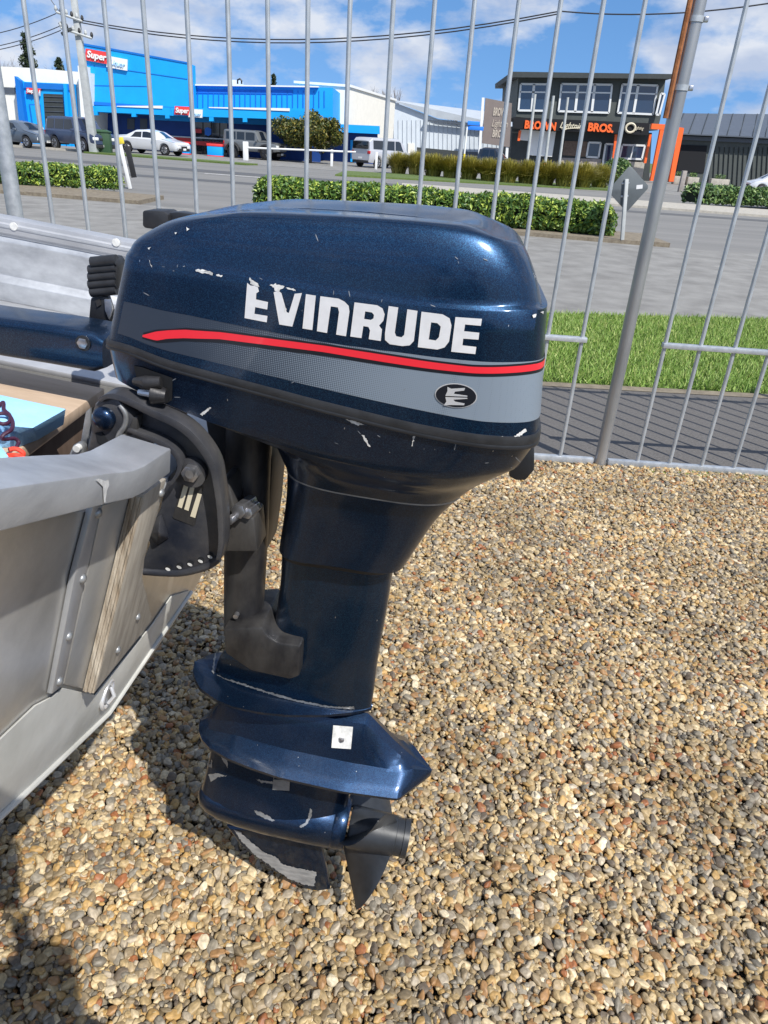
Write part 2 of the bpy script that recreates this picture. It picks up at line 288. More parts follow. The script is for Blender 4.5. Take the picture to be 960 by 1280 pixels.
# gravel stone colours, one colour for each stone
def stone_mat():
    m = mat('river_pebble', (0.3, 0.25, 0.2), 0.55); nt, b = nodes(m)
    at = nt.nodes.new('ShaderNodeAttribute'); at.attribute_type = 'INSTANCER'; at.attribute_name = 'tone'
    rp = nt.nodes.new('ShaderNodeValToRGB'); cr = rp.color_ramp; cr.interpolation = 'CONSTANT'
    pal = [(0, (0.42, 0.34, 0.21)), (.12, (0.27, 0.23, 0.17)), (.24, (0.53, 0.45, 0.30)), (.34, (0.20, 0.195, 0.185)), (.43, (0.36, 0.22, 0.11)), (.52, (0.60, 0.53, 0.40)),
           (.6, (0.30, 0.29, 0.27)), (.68, (0.47, 0.33, 0.15)), (.75, (0.15, 0.13, 0.115)), (.82, (0.36, 0.30, 0.21)), (.9, (0.44, 0.41, 0.37)), (.955, (0.31, 0.13, 0.06)), (.975, (0.70, 0.66, 0.57))]
    pal = [(p_, (c_[0] * .93, c_[1] * .83, c_[2] * .66)) for p_, c_ in pal]
    cr.elements[0].position = 0; cr.elements[0].color = (*pal[0][1], 1); cr.elements[1].position = pal[1][0]; cr.elements[1].color = (*pal[1][1], 1)
    for p, c in pal[2:]:
        e = cr.elements.new(p); e.color = (*c, 1)
    nt.links.new(at.outputs['Fac'], rp.inputs[0])
    tc = nt.nodes['Texture Coordinate']; nz = nt.nodes.new('ShaderNodeTexNoise'); nz.inputs['Scale'].default_value = 1.6; nz.inputs['Detail'].default_value = 5
    nt.links.new(tc.outputs['Object'], nz.inputs[0])
    mr = nt.nodes.new('ShaderNodeMapRange'); mr.inputs[1].default_value = .3; mr.inputs[2].default_value = .7; mr.inputs[3].default_value = .72; mr.inputs[4].default_value = 1.22; nt.links.new(nz.outputs[0], mr.inputs[0])
    mx = nt.nodes.new('ShaderNodeVectorMath'); mx.operation = 'SCALE'; nt.links.new(rp.outputs[0], mx.inputs[0]); nt.links.new(mr.outputs[0], mx.inputs['Scale'])
    ge = nt.nodes.new('ShaderNodeNewGeometry'); n9 = nt.nodes.new('ShaderNodeTexNoise'); n9.inputs['Scale'].default_value = 2.6; n9.inputs['Detail'].default_value = 6; nt.links.new(ge.outputs['Position'], n9.inputs[0])
    m9 = nt.nodes.new('ShaderNodeMapRange'); m9.inputs[1].default_value = .32; m9.inputs[2].default_value = .68; m9.inputs[3].default_value = .68; m9.inputs[4].default_value = 1.18; nt.links.new(n9.outputs[0], m9.inputs[0])
    mz = nt.nodes.new('ShaderNodeVectorMath'); mz.operation = 'SCALE'; nt.links.new(mx.outputs[0], mz.inputs[0]); nt.links.new(m9.outputs[0], mz.inputs['Scale'])
    nt.links.new(mz.outputs[0], b.inputs['Base Color'])
    return m
M['stone'] = stone_mat()

# ------------------------------------------------------------------ ground
def sheet(name, pts, z, m, thick=0.0):
    mb = MB()
    if thick: mb.prism([(x, y, z) for x, y in pts], (0, 0, -thick))
    else: mb.add([(x, y, z) for x, y in pts], [tuple(range(len(pts)))])
    return tag(mb.build(name, m), kind='structure')
sheet('ground', [(-1500, -600), (1500, -600), (1500, 2000), (-1500, 2000)], -0.14, M['grassbase'])
M['bed'] = mat('grit_gap_shade', (0.05, 0.04, 0.03), 0.95, col2=(0.10, 0.085, 0.06), vscale=60, bump=.6, bscale=200)  # grit coloured extra dark, shade between the stones put into colour
sheet('gravel_bed', [(-9, -7), (9, -7), (9, 3.74), (-9, 3.74)], -0.016, M['bed'], .1)
sheet('path', [(-14, 3.745), (14, 3.745), (14, 5.95), (-14, 4.55)], -0.03, M['asphalt'], .08)
pl, pr_ = (-14, 4.55), (14, 5.95)
sheet('lawn', [(-14, 4.55), (14, 5.95), (14, 10.6), (-14, 4.9)], -0.034, M['grassbase'], .07)
sheet('grass_edge', [(-14, 4.49), (14, 5.89), (14, 6.00), (-14, 4.60)], -0.026, M['dirt'])
sheet('yard', [(-40, 0), (-14, 3.0), (-14, 4.9), (14, 10.6), (40, 14), (40, 18.6), (6, 16.0), (-8, 17.6), (-40, 20)], -0.045, M['yard'], .06)
sheet('verge', [(-40, 20.0), (-8, 17.6), (-6.0, 17.4), (-6.0, 19.3), (-8, 19.6), (-40, 22.5)], 0.03, M['dirt'], .12)
sheet('verge', [(-2.9, 17.05), (4.6, 16.15), (5.6, 16.2), (5.6, 18.1), (-2.9, 19.0)], 0.03, M['dirt'], .12)
sheet('road', [(-120, 28), (-40, 19.95), (-8, 17.55), (6, 15.95), (40, 18.5), (120, 22), (120, 60), (40, 46), (8, 46), (-40, 50), (-120, 56)], -0.06, M['road'], .05)
sheet('road_track', [(-60, 38), (-20, 35.2), (0, 33.2), (14, 32.5), (14, 34.4), (0, 35.6), (-20, 37.6), (-60, 41)], -0.056, M['roaddark'])
sheet('road_track', [(-60, 31), (-20, 28.6), (0, 27.2), (14, 27), (14, 28), (0, 28.4), (-20, 29.9), (-60, 32.5)], -0.056, M['roaddark'])
sheet('road_marking', [(-8.5, 33), (-4.0, 32.6), (-4.0, 32.85), (-8.5, 33.25)], -0.052, M['mark'])
sheet('far_lot', [(-120, 56), (-40, 50), (8, 46), (40, 46), (120, 60), (160, 140), (-160, 140)], -0.05, M['yard'], .05)
sheet('far_kerb', [(-60, 51.6), (-40, 50), (-19, 48.2), (-19, 48.6), (-40, 50.5), (-60, 52.2)], 0.06, M['concrete'], .14)

def gn_scatter(name, area_pts, z, density, kind_fn, seed, label, cat, zj=0.0, mound=None):
    """one stuff object: a flat patch on which geometry nodes stand many small real pieces"""
    me = bpy.data.meshes.new(name); me.from_pydata([(x, y, z) for x, y in area_pts], [], [tuple(range(len(area_pts)))]); me.update()
    o = bpy.data.objects.new(name, me); COL.objects.link(o); tag(o, label, cat, kind='stuff')
    ng = bpy.data.node_groups.new(name, 'GeometryNodeTree')
    ng.interface.new_socket('Geometry', in_out='INPUT', socket_type='NodeSocketGeometry'); ng.interface.new_socket('Geometry', in_out='OUTPUT', socket_type='NodeSocketGeometry')
    N = ng.nodes.new; K = ng.links.new
    gi, go = N('NodeGroupInput'), N('NodeGroupOutput')
    join = N('GeometryNodeJoinGeometry')
    for v in range(kind_fn(None)):
        dp = N('GeometryNodeDistributePointsOnFaces'); dp.inputs['Density'].default_value = density / kind_fn(None); dp.inputs['Seed'].default_value = seed + v * 17
        K(gi.outputs[0], dp.inputs['Mesh'])
        geo, scl, rot, off = kind_fn((ng, v))
        pts = dp.outputs['Points']
        sp = N('GeometryNodeSetPosition'); K(pts, sp.inputs['Geometry']); K(off, sp.inputs['Offset'])
        ip = N('GeometryNodeInstanceOnPoints'); K(sp.outputs[0], ip.inputs['Points']); K(geo, ip.inputs['Instance']); K(rot, ip.inputs['Rotation']); K(scl, ip.inputs['Scale'])
        sa = N('GeometryNodeStoreNamedAttribute'); sa.domain = 'INSTANCE'; sa.data_type = 'FLOAT'; sa.inputs['Name'].default_value = 'tone'
        rv = N('FunctionNodeRandomValue'); rv.data_type = 'FLOAT'; rv.inputs['Seed'].default_value = 91 + v; K(rv.outputs[1], sa.inputs['Value'])
        K(ip.outputs[0], sa.inputs['Geometry']); K(sa.outputs[0], join.inputs[0])
    K(join.outputs[0], go.inputs[0])
    md = o.modifiers.new('scatter', 'NODES'); md.node_group = ng
    return o
def rnd(ng, t, lo, hi, seed):
    r_ = ng.nodes.new('FunctionNodeRandomValue'); r_.data_type = t; r_.inputs['Seed'].default_value = seed
    i = 0 if t == 'FLOAT_VECTOR' else 2
    r_.inputs[i].default_value = lo; r_.inputs[i + 1].default_value = hi
    return r_.outputs[0 if t == 'FLOAT_VECTOR' else 1]
def stones(arg, big=1.0, relief=0.012):
    if arg is None: return 5
    ng, v = arg; N = ng.nodes.new; K = ng.links.new
    ic = N('GeometryNodeMeshIcoSphere'); ic.inputs['Subdivisions'].default_value = 3; ic.inputs['Radius'].default_value = 1
    nz = N('ShaderNodeTexNoise'); nz.noise_dimensions = '4D'; nz.inputs['W'].default_value = v * 3.7; nz.inputs['Scale'].default_value = .75; nz.inputs['Detail'].default_value = 1
    sb = N('ShaderNodeVectorMath'); sb.operation = 'SUBTRACT'; sb.inputs[1].default_value = (.5, .5, .5); K(nz.outputs[1], sb.inputs[0])
    sc = N('ShaderNodeVectorMath'); sc.operation = 'SCALE'; sc.inputs['Scale'].default_value = 1.15; K(sb.outputs[0], sc.inputs[0])
    s1 = N('GeometryNodeSetPosition'); K(ic.outputs[0], s1.inputs[0]); K(sc.outputs[0], s1.inputs['Offset'])
    sm = N('GeometryNodeSetShadeSmooth'); K(s1.outputs[0], sm.inputs[0])
    ma = N('GeometryNodeSetMaterial'); ma.inputs['Material'].default_value = M['stone']; K(sm.outputs[0], ma.inputs[0])
    s0 = [.0125, .0080, .0093, .0067, .0053][v] * big
    a = rnd(ng, 'FLOAT_VECTOR', (s0 * .75, s0 * .62, s0 * .42), (s0 * 1.35, s0 * 1.0, s0 * .75), 5 + v)
    rot = rnd(ng, 'FLOAT_VECTOR', (-.6, -.6, 0), (.6, .6, 6.28), 15 + v)
    # gentle humps in the gravel
    pz = N('GeometryNodeInputPosition'); n3 = N('ShaderNodeTexNoise'); n3.inputs['Scale'].default_value = 1.7; n3.inputs['Detail'].default_value = 3; K(pz.outputs[0], n3.inputs[0])
    mr = N('ShaderNodeMapRange'); mr.inputs[3].default_value = -.02; mr.inputs[4].default_value = .022; K(n3.outputs[0], mr.inputs[0])
    ad = N('ShaderNodeMath'); K(mr.outputs[0], ad.inputs[0]); K(rnd(ng, 'FLOAT', -.008, relief, 33 + v), ad.inputs[1])
    cx = N('ShaderNodeCombineXYZ'); K(ad.outputs[0], cx.inputs[2])
    return ma.outputs[0], a, rot, cx.outputs[0]
gn_scatter('gravel', [(-2.6, -.9), (3.6, -.9), (3.6, 3.70), (-2.6, 3.70)], 0.0, 18000, stones, 3, 'tan and grey river pebbles covering the ground under the outboard motor', 'gravel')
def blades(arg):
    if arg is None: return 2
    ng, v = arg; N = ng.nodes.new; K = ng.links.new
    co = N('GeometryNodeMeshCone'); co.inputs['Vertices'].default_value = 3; co.inputs['Radius Top'].default_value = 0.0005; co.inputs['Radius Bottom'].default_value = .006; co.inputs['Depth'].default_value = .07
    co.fill_type = 'NONE'
    ma = N('GeometryNodeSetMaterial'); ma.inputs['Material'].default_value = M['blade']; K(co.outputs[0], ma.inputs[0])
    scl = rnd(ng, 'FLOAT_VECTOR', (.8, .4, .4), (1.6, .8, 1.15), 5 + v); rot = rnd(ng, 'FLOAT_VECTOR', (-.75, -.75, 0), (.75, .75, 6.28), 25 + v)
    cx = N('ShaderNodeCombineXYZ'); cx.inputs[2].default_value = 0.0
    return ma.outputs[0], scl, rot, cx.outputs[0]
def blade_mat():
    m = mat('grass_blade', (0.1, 0.2, 0.03), 0.6); nt, b = nodes(m)
    at = nt.nodes.new('ShaderNodeAttribute'); at.attribute_type = 'INSTANCER'; at.attribute_name = 'tone'
    rp = nt.nodes.new('ShaderNodeValToRGB'); rp.color_ramp.elements[0].color = (0.15, 0.26, 0.04, 1); rp.color_ramp.elements[1].color = (0.38, 0.43, 0.14, 1); e = rp.color_ramp.elements.new(.6); e.color = (0.19, 0.31, 0.055, 1)
    nt.links.new(at.outputs['Fac'], rp.inputs[0]); nt.links.new(rp.outputs[0], b.inputs['Base Color']); return m
M['blade'] = blade_mat()
gn_scatter('grass', [(-6, 5.02), (9, 5.77), (9, 9.48), (-6, 6.45)], -0.03, 3600, blades, 8, 'short green lawn strip behind the path', 'grass')

# mossy concrete edge under the right hand fence panel
mb = MB(); mb.prism([(1.42, 3.60, 0.0), (3.4, 3.60, 0.0), (3.4, 3.735, 0.0), (1.42, 3.735, 0.0)], (0, 0, .012))
tag(mb.build('kerb_edge', M['moss'], bevel=.004), kind='structure')

# ------------------------------------------------------------------ fence
FY = 3.69
def bar_obj(x, z0, z1, r, parent, me=[None]):
    if me[0] is None:
        o = MB().tube([(0, 0, 0), (0, 0, 1)], .0105, 10).build('bar', M['galv'], parent, smooth=True); me[0] = o.data
    else:
        o = bpy.data.objects.new('bar', me[0]); COL.objects.link(o); o.parent = parent
    o.location = (x, 0, z0); o.scale = (1, 1, z1 - z0); o.rotation_euler = (random.uniform(-.003, .003), random.uniform(-.004, .004), random.random() * 6)
def fence_panel(xs, x0, x1, mx0, mx1, label, side=1):
    t = thing('steel_fence', label, 'fence', (x0, FY, 0), 0, 'galvanised fence panels along the gravel')
    for x in xs: bar_obj(x - x0, .035, 2.30, .0105, t)
    MB().box(((x1 - x0) / 2, 0, .026), (x1 - x0, .03, .034)).build('bottom_rail', M['galv'], t, bevel=.003)
    MB().box(((mx0 + mx1) / 2 - x0, -.004, .681), (mx1 - mx0, .036, .024)).build('middle_rail', M['galv'], t, bevel=.002)
    MB().box(((x1 - x0) / 2, 0, 2.22), (x1 - x0, .03, .034)).build('top_rail', M['galv'], t, bevel=.003)
    return t
fence_panel([-1.70 + .1762 * k for k in range(16)], -1.80, 1.125, -1.72, .965, 'galvanised bar fence panel directly behind the outboard motor, between the two posts')
fence_panel([1.367 + .1765 * k for k in range(16)], 1.205, 4.15, 1.352, 4.03, 'galvanised bar fence panel to the right of the pipe post with the rusty bar')
fence_panel([-2.05 - .1762 * k for k in range(15)], -4.7, -1.95, -4.6, -2.03, 'galvanised bar fence panel beyond the left pipe post, at the frame edge')
tp = thing('fence_post', 'thick galvanised pipe post with a rusty bar clamped to its upper part', 'post', (1.165, FY, 0))
MB().tube([(0, 0, -.02), (0, 0, 2.7)], .031, 20).build('pipe', M['galvdark'], tp, smooth=True)
for z in (1.80, 2.05):
    MB().tube([(0, 0, z - .011), (0, 0, z + .011)], .035, 20).build('clamp_band', M['galv'], tp, smooth=True)
    MB().box((.041, -.012, z), (.018, .016, .02)).build('clamp_bolt', M['steel'], tp, bevel=.002)
MB().tube([(-.043, -.018, 1.68), (-.043, -.018, 2.62)], .012, 8).build('rusty_bar', M['rust'], tp, smooth=True)
tp2 = thing('fence_post', 'plain galvanised pipe post at the left edge behind the boat', 'post', (-1.875, FY, 0))
MB().tube([(0, 0, -.02), (0, 0, 2.7)], .036, 20).build('pipe', M['galv'], tp2, smooth=True)
tp3 = thing('fence_post', 'galvanised pipe post ending the right hand fence panel', 'post', (4.2, FY, 0))
MB().tube([(0, 0, -.02), (0, 0, 2.7)], .031, 20).build('pipe', M['galvdark'], tp3, smooth=True)


# ------------------------------------------------------------------ outboard motor (local frame: x aft, y away from the camera, z up along the shaft)
motor = thing('outboard_motor', 'dark navy outboard motor with white EVINRUDE lettering and red stripe, clamped on the boat transom', 'outboard motor', mat=EM)
NT = 41
def level(front, rear, hw, line, n=5.0, k=.25, kf=.25, ends=(0, 0)):
    """one height line of a casing: its ends, half width and its height along the near side"""
    pf = Ew(*front, -hw * kf); pb = Ew(*rear, -hw * k); af = pf.x; ab = pb.x
    pts = sorted(((p.x, p.z) for p in (Ew(x, y, -hw) for x, y in line)))
    pts = [p for p in pts if af + .012 < p[0] < ab - .012]; pts = [(af, pf.z if ends[0] else pts[0][1])] + pts + [(ab, pb.z if ends[1] else pts[-1][1])]
    xs = [p[0] for p in pts]; zs = [p[1] for p in pts]
    A = np.linspace(af, ab, NT); U = np.interp(A, xs, zs)
    s0 = (zs[1] - zs[0]) / (xs[1] - xs[0]); s1 = (zs[-1] - zs[-2]) / (xs[-1] - xs[-2])
    s0 = max(-.4, min(.4, s0)); s1 = max(-.4, min(.4, s1))
    U = np.where(A < xs[0], zs[0] + (A - xs[0]) * s0, U); U = np.where(A > xs[-1], zs[-1] + (A - xs[-1]) * s1, U)
    kk = np.array([1, 4, 6, 4, 1]) / 16; U = np.convolve(np.pad(U, 2, mode='edge'), kk, 'valid')
    return np.concatenate([[af, ab, hw, n], U])
def flat_level(af, ab, hw, u, n=3.0): return np.concatenate([[af, ab, hw, n], np.full(NT, u)])
def ring(lv, N=120, off=0.0, s0=0.0, s1=2 * math.pi, closed=True):
    af, ab, hw, n_ = lv[:4]; out = []
    for k in range(N if closed else N + 1):
        q = s0 + (s1 - s0) * k / N
        c, s = math.cos(q), math.sin(q); n = lv[3] if c < 0 else min(lv[3], 3 + (lv[3] - 3) * .42)
        c = math.copysign(abs(c) ** (2 / n), c); s = math.copysign(abs(s) ** (2 / n), s)
        t = (c + 1) / 2; uu = np.interp(t * (NT - 1), np.arange(NT), lv[4:])
        p = Vector((af + t * (ab - af), hw * s, float(uu)))
        if off:
            nx = math.copysign(abs(c) ** (n - 1), c) / ((ab - af) / 2); ny = math.copysign(abs(s) ** (n - 1), s) / hw
            nn = Vector((nx, ny, 0)); nn = nn.normalized() if nn.length > 1e-9 else nn; p += nn * off
        out.append(p)
    return out
def interp_levels(lvs, sub, hard=()):
    out = []
    for i in range(len(lvs) - 1):
        p1, p2 = lvs[i], lvs[i + 1]
        p0 = lvs[i - 1] if i > 0 and i not in hard else 2 * p1 - p2
        p3 = lvs[i + 2] if i + 2 < len(lvs) and (i + 1) not in hard else 2 * p2 - p1
        for j in range(sub):
            t = j / sub
            out.append(.5 * ((2 * p1) + (-p0 + p2) * t + (2 * p0 - 5 * p1 + 4 * p2 - p3) * t * t + (-p0 + 3 * p1 - 3 * p2 + p3) * t ** 3))
    out.append(lvs[-1]); return out
def casing(name, lvs, m, sub=5, hard=(), N=120, parent=None, cap=True, auto=32):
    mb = MB(); mb.loft([ring(l_, N) for l_ in interp_levels(lvs, sub, hard)], cap)
    return mb.build(name, m, parent or motor, smooth=True, auto=auto)
S_line = [(150, 434), (207, 457), (324, 488), (400, 509), (513, 537), (593, 553), (655, 562)]
C_line = [(160, 322), (183, 327), (247, 337), (300, 346), (360, 358), (447, 373), (540, 385), (613, 391), (668, 392)]
Lseam = level((129, 430), (664, 558), .163, S_line, 10, .3, .85, (1, 0))
Lcrease = level((154, 318), (679, 388), .165, C_line, 9, .3, .8, (1, 0))
Lc2 = level((160, 312), (676, 376), .163, [(x, y - 7) for x, y in C_line], 8, .3, .75, (1, 1))
Lmid = level((182, 296), (668, 340), .158, [(210, 298), (260, 300), (320, 306), (400, 315), (500, 328), (600, 338), (640, 342)], 9, .3, .6, (1, 1))
Lsh = level((217, 277), (652, 303), .149, [(250, 276), (300, 279), (400, 286), (500, 294), (600, 303), (625, 305)], 8.5, .3, .5, (1, 1))
Ltop = level((250, 267), (628, 290), .140, [(290, 268), (380, 271), (513, 279), (600, 288)], 8, 0, .3, (1, 1))
Ltop2 = level((285, 260), (606, 281), .124, [(310, 264), (380, 266), (513, 274), (585, 281)], 6, 0, 0, (1, 1))
Lt4 = level((345, 260), (560, 277), .006, [(380, 261), (450, 265), (520, 271.5)], 3, 0, 0, (1, 1))
Lt3 = Ltop2 * .5 + Lt4 * .5; Lt3[4:] += .0012
cowl = casing('cowl', [Lseam, Lcrease, Lc2, Lmid, Lsh, Ltop, Ltop2, Lt3, Lt4], M['navy'], 6, hard=(1, 2), auto=60)
# where a level line of the picture lies on the cowl wall, as a fraction between seam and crease
def frac_curve(px):
    af, ab = Lseam[0], Lseam[1]; T, Fr = [], []
    for x, y in px:
        P = Ew(x, y, -.163); t = (P.x - (af + Lcrease[0]) / 2) / ((ab + Lcrease[1]) / 2 - (af + Lcrease[0]) / 2)
        u0 = np.interp(t * (NT - 1), np.arange(NT), Lseam[4:]); u1 = np.interp(t * (NT - 1), np.arange(NT), Lcrease[4:])
        T.append(t); Fr.append((P.z - u0) / (u1 - u0))
    o = np.argsort(T); return np.array(T)[o], np.array(Fr)[o]
def wall_strip(name, lo, hi, m, off, x_start=None, far=True, N=260, parent=None, xend=None):
    Tl, Fl = frac_curve(lo); Th, Fh = frac_curve(hi); mb = MB(); rows = []
    s0, s1 = math.pi, 3 * math.pi
    ts = Tl[0] if x_start is None else x_start
    for k in range(N + 1):
        q = s0 + (s1 - s0) * k / N
        c = math.cos(q); nn_ = 9.5 if c < 0 else 5.75; c = math.copysign(abs(c) ** (2 / nn_), c); t = (c + 1) / 2
        if t < ts: continue
        f0 = np.interp(t, Tl, Fl); f1 = np.interp(t, Th, Fh)
        if f1 <= f0: continue
        rows.append([ring(Lseam * (1 - f) + Lcrease * f, 1, off, q, q + 1e-6, False)[0] for f in np.linspace(f0, f1, 5)])
    vs = [p for r_ in rows for p in r_]; fs = []
    for i in range(len(rows) - 1):
        for j in range(4): fs.append((i * 5 + j, i * 5 + j + 1, (i + 1) * 5 + j + 1, (i + 1) * 5 + j))
    mb.add(vs, fs); return mb.build(name, m, parent or cowl, smooth=True, auto=80)
G_lo = [(150, 420), (190, 432), (237, 445), (324, 466), (380, 480), (513, 510), (593, 526), (660, 535)]
G_hi = [(143, 378), (190, 385), (233, 393), (300, 407), (420, 430), (513, 442), (593, 452), (670, 459)]
wall_strip('grey_band', G_lo, G_hi, M['greyband'], .0006)
Rhi = [(182, 421), (200, 415), (215, 413), (233, 412), (280, 415), (333, 422), (420, 433), (513, 448), (593, 459), (672, 463)]
Rlo = [(182, 422), (202, 427), (215, 424), (233, 423), (300, 424), (367, 433), (420, 442), (513, 457), (593, 467), (670, 471)]
wall_strip('stripe_outline', [(182, 424), (203, 430), (233, 427), (300, 429), (367, 438), (420, 447), (513, 461), (593, 471), (670, 475)],
           [(182, 418), (200, 412.5), (233, 409.5), (280, 412.5), (333, 419.5), (420, 430.5), (513, 445.5), (593, 456.5), (672, 460.5)], M['inkblack'], .0010)
wall_strip('red_stripe', Rlo, Rhi, M['red'], .0014)
def belt_part(name, f0, f1, off, m, parent):
    mb = MB(); rs = []
    for f, o_ in ((f0, 0), (f0, off), (f0 + (f1 - f0) * .3, off * 1.3), (f0 + (f1 - f0) * .7, off * 1.3), (f1, off), (f1, 0)):
        rs.append(ring(Lseam * (1 - f) + Lcrease * f, 160, o_))
    mb.loft(rs, False); return mb.build(name, m, parent, smooth=True, auto=40)
belt_part('seal_strip', -.01, .062, .0020, M['belt'], cowl)
belt_part('seal_lip', -.045, -.012, .0016, M['black'], cowl)

# lower casing
Lm0 = level((130, 434), (663, 561), .161, [(x, y + 3) for x, y in S_line], 10, .3, .85, (1, 0))
Lm1 = level((136, 472), (645, 590), .150, [(145, 478), (172, 492), (213, 507), (266, 530), (310, 544), (353, 559), (420, 577), (500, 592), (560, 600), (620, 596)], 8, .3, .85, (1, 0))
Lm1b = level((338, 556), (618, 620), .134, [(353, 568), (420, 588), (500, 605), (560, 612), (600, 612)], 3.6)
Lm1c = level((343, 568), (595, 632), .112, [(360, 578), (420, 600), (500, 615), (560, 622), (590, 624)], 3.2)
Lm2 = level((359, 600), (571, 641), .098, [(365, 606), (420, 616), (500, 629), (560, 638)], 3.6)
Lm2b = level((357, 640), (541, 668), .086, [(360, 645), (420, 652), (500, 662), (535, 666)], 3.6)
Lm3 = level((348, 702), (505, 716), .074, [(350, 702), (420, 708), (500, 717)], 3.6)
casing('lower_cowl', [Lm0, Lm1, Lm1b, Lm1c, Lm2 + np.r_[0, 0, .0015, 0, np.full(NT, .0015)]], M['navy2'], 5, hard=(1,))
casing('exhaust_housing', [Lm2, Lm2b, Lm3], M['navy2'], 6)
lowerc = bpy.data.objects['lower_cowl']
MB().loft([ring(Lm2 + np.r_[-.001, .001, .001, 0, np.full(NT, d)], 90) for d in (-.0008, .0022)], True).build('seam_line', M['bare'], motor)
leg_top = Lm3[4:].mean()
casing('shadow_gap', [np.r_[Lm3[0] + .005, Lm3[1] - .012, .068, 3.4, Lm3[4:] + .004], np.r_[Lm3[0] + .005, Lm3[1] - .016, .064, 3.4, Lm3[4:] - .012]], M['black'], 1)
aF, aB = Ew(345, 712, -.04).x, Ew(488, 724, -.04).x
leg = [np.r_[aF, aB, .046, 3.2, Lm3[4:] - .008], flat_level(aF + .004, aB + .004, .041, .80, 3.0), flat_level(aF + .0, -.064, .037, .70, 2.7),
       flat_level(-.272, -.063, .036, .668, 2.4), flat_level(-.335, -.061, .036, .632, 2.2), flat_level(-.352, -.059, .034, .600, 2.1), flat_level(-.356, -.058, .033, .568, 2.1)]
legpart = casing('leg', leg, M['navy'], 5)
def plate(name, outline, u, thick, dome, m, lip=0.0, front_lift=0.0):
    """a fin plate symmetric about the motor's centre plane: outline gives (a, half width)"""
    As = [p[0] for p in outline]; Ws = [p[1] for p in outline]; NA, NW = 70, 14
    tt = np.linspace(0, 1, NA) ; AA = As[0] + (As[-1] - As[0]) * (.5 - .5 * np.cos(np.pi * tt)); WW = np.interp(AA, As, Ws)
    mb = MB(); top, bot = [], []
    for a_, w_ in zip(AA, WW):
        w_ = max(w_, .0006); rt, rb = [], []
        for j in range(-NW, NW + 1):
            s = j / NW; dz = (dome(a_, abs(s)) if callable(dome) else dome * np.interp(abs(s), [0, .5, 1], [1, .72, 0])) - lip * max(0, abs(s) - .86) / .14 + front_lift * max(0, (As[0] + .1 - a_) / .1) ** 2
            rt.append((a_, w_ * s, u + dz)); rb.append((a_, w_ * s * .985, u + min(dz, .02) * .6 - thick))
        top.append(rt); bot.append(rb)
    n = 2 * NW + 1; vs = [p for r_ in top for p in r_] + [p for r_ in bot for p in r_]; K = NA * n; fs = []
    for i in range(NA - 1):
        for j in range(n - 1):
            q = (i * n + j, (i + 1) * n + j, (i + 1) * n + j + 1, i * n + j + 1); fs.append(q); fs.append(tuple(K + x for x in reversed(q)))
        fs.append((i * n, (i + 1) * n, K + (i + 1) * n, K + i * n)); fs.append((i * n + n - 1, K + i * n + n - 1, K + (i + 1) * n + n - 1, (i + 1) * n + n - 1))
    mb.add(vs, fs); return mb.build(name, m, motor, smooth=True, auto=16)
p1 = plate('splash_plate', [(-.398, .0), (-.394, .018), (-.385, .033), (-.368, .052), (-.335, .067), (-.302, .074), (-.25, .074), (-.20, .066), (-.14, .048), (-.09, .026), (-.056, .004)], .565, .006, .006, M['navy2'], 0, .012)
def wedge(a_, s):
    hc = np.interp(a_, [-.381, -.36, -.33, -.06, -.045, .0, .045, .082], [.004, .03, .10, .112, .098, .058, .024, .004]); sh_ = np.interp(a_, [-.381, -.30, .05, .082], [.004, .022, .026, .004])
    return float(np.interp(s, [0, 3 / 14, 4 / 14, 7 / 14, 1], [hc, hc * .9, hc * .78 if hc > .05 else hc * .9, min(sh_, hc), 0]))
p2 = plate('anti_ventilation_plate', [(-.381, .0), (-.376, .02), (-.362, .04), (-.342, .056), (-.30, .072), (-.25, .082), (-.197, .089), (-.08, .090), (.022, .080), (.030, .074), (.082, .003)], .436, .008, wedge, M['navy2'], .003)
casing('gearcase_strut', [flat_level(-.335, -.075, .018, .568, 2.3), flat_level(-.335, -.075, .018, .50, 2.3), flat_level(-.350, -.066, .026, .44, 2.4), flat_level(-.354, -.066, .029, .36, 2.4), flat_level(-.360, -.064, .038, .305, 2.3), flat_level(-.366, -.062, .050, .262, 2.3), flat_level(-.368, -.062, .0535, .243, 2.3)], M['navy2'], 3)
mb = MB(); prof = [(-.372, .004), (-.369, .016), (-.361, .027), (-.345, .037), (-.32, .045), (-.28, .051), (-.22, .0545), (-.15, .055), (-.085, .054), (-.083, .0525), (-.080, .054), (-.06, .053), (-.056, .050), (-.056, .02)]
def lathe(prof, c=(0, 0, .2425), n=48):
    return [[Vector((a_, c[1] + r_ * math.cos(q), c[2] + r_ * math.sin(q))) for q in (2 * math.pi * k / n for k in range(n))] for a_, r_ in prof]
mb.loft(lathe(prof)); torp = mb.build('gearcase', M['navy2'], motor, smooth=True, auto=40)
sk = [Ew(x, y, 0) for x, y in ((284, 1030), (300, 1052), (340, 1084), (383, 1107), (400, 1111), (413, 1109), (409, 1085), (403, 1060), (400, 1035))]
mb = MB(); cen = sum(sk, Vector()) / len(sk)
mb.loft([[p + Vector((0, w_, 0)) + (p - cen) * s_ for p in sk] for w_, s_ in ((-.0085, -.06), (-.004, 0), (.004, 0), (.0085, -.06))]); skeg = mb.build('skeg', M['navy2'], motor, bevel=.001)
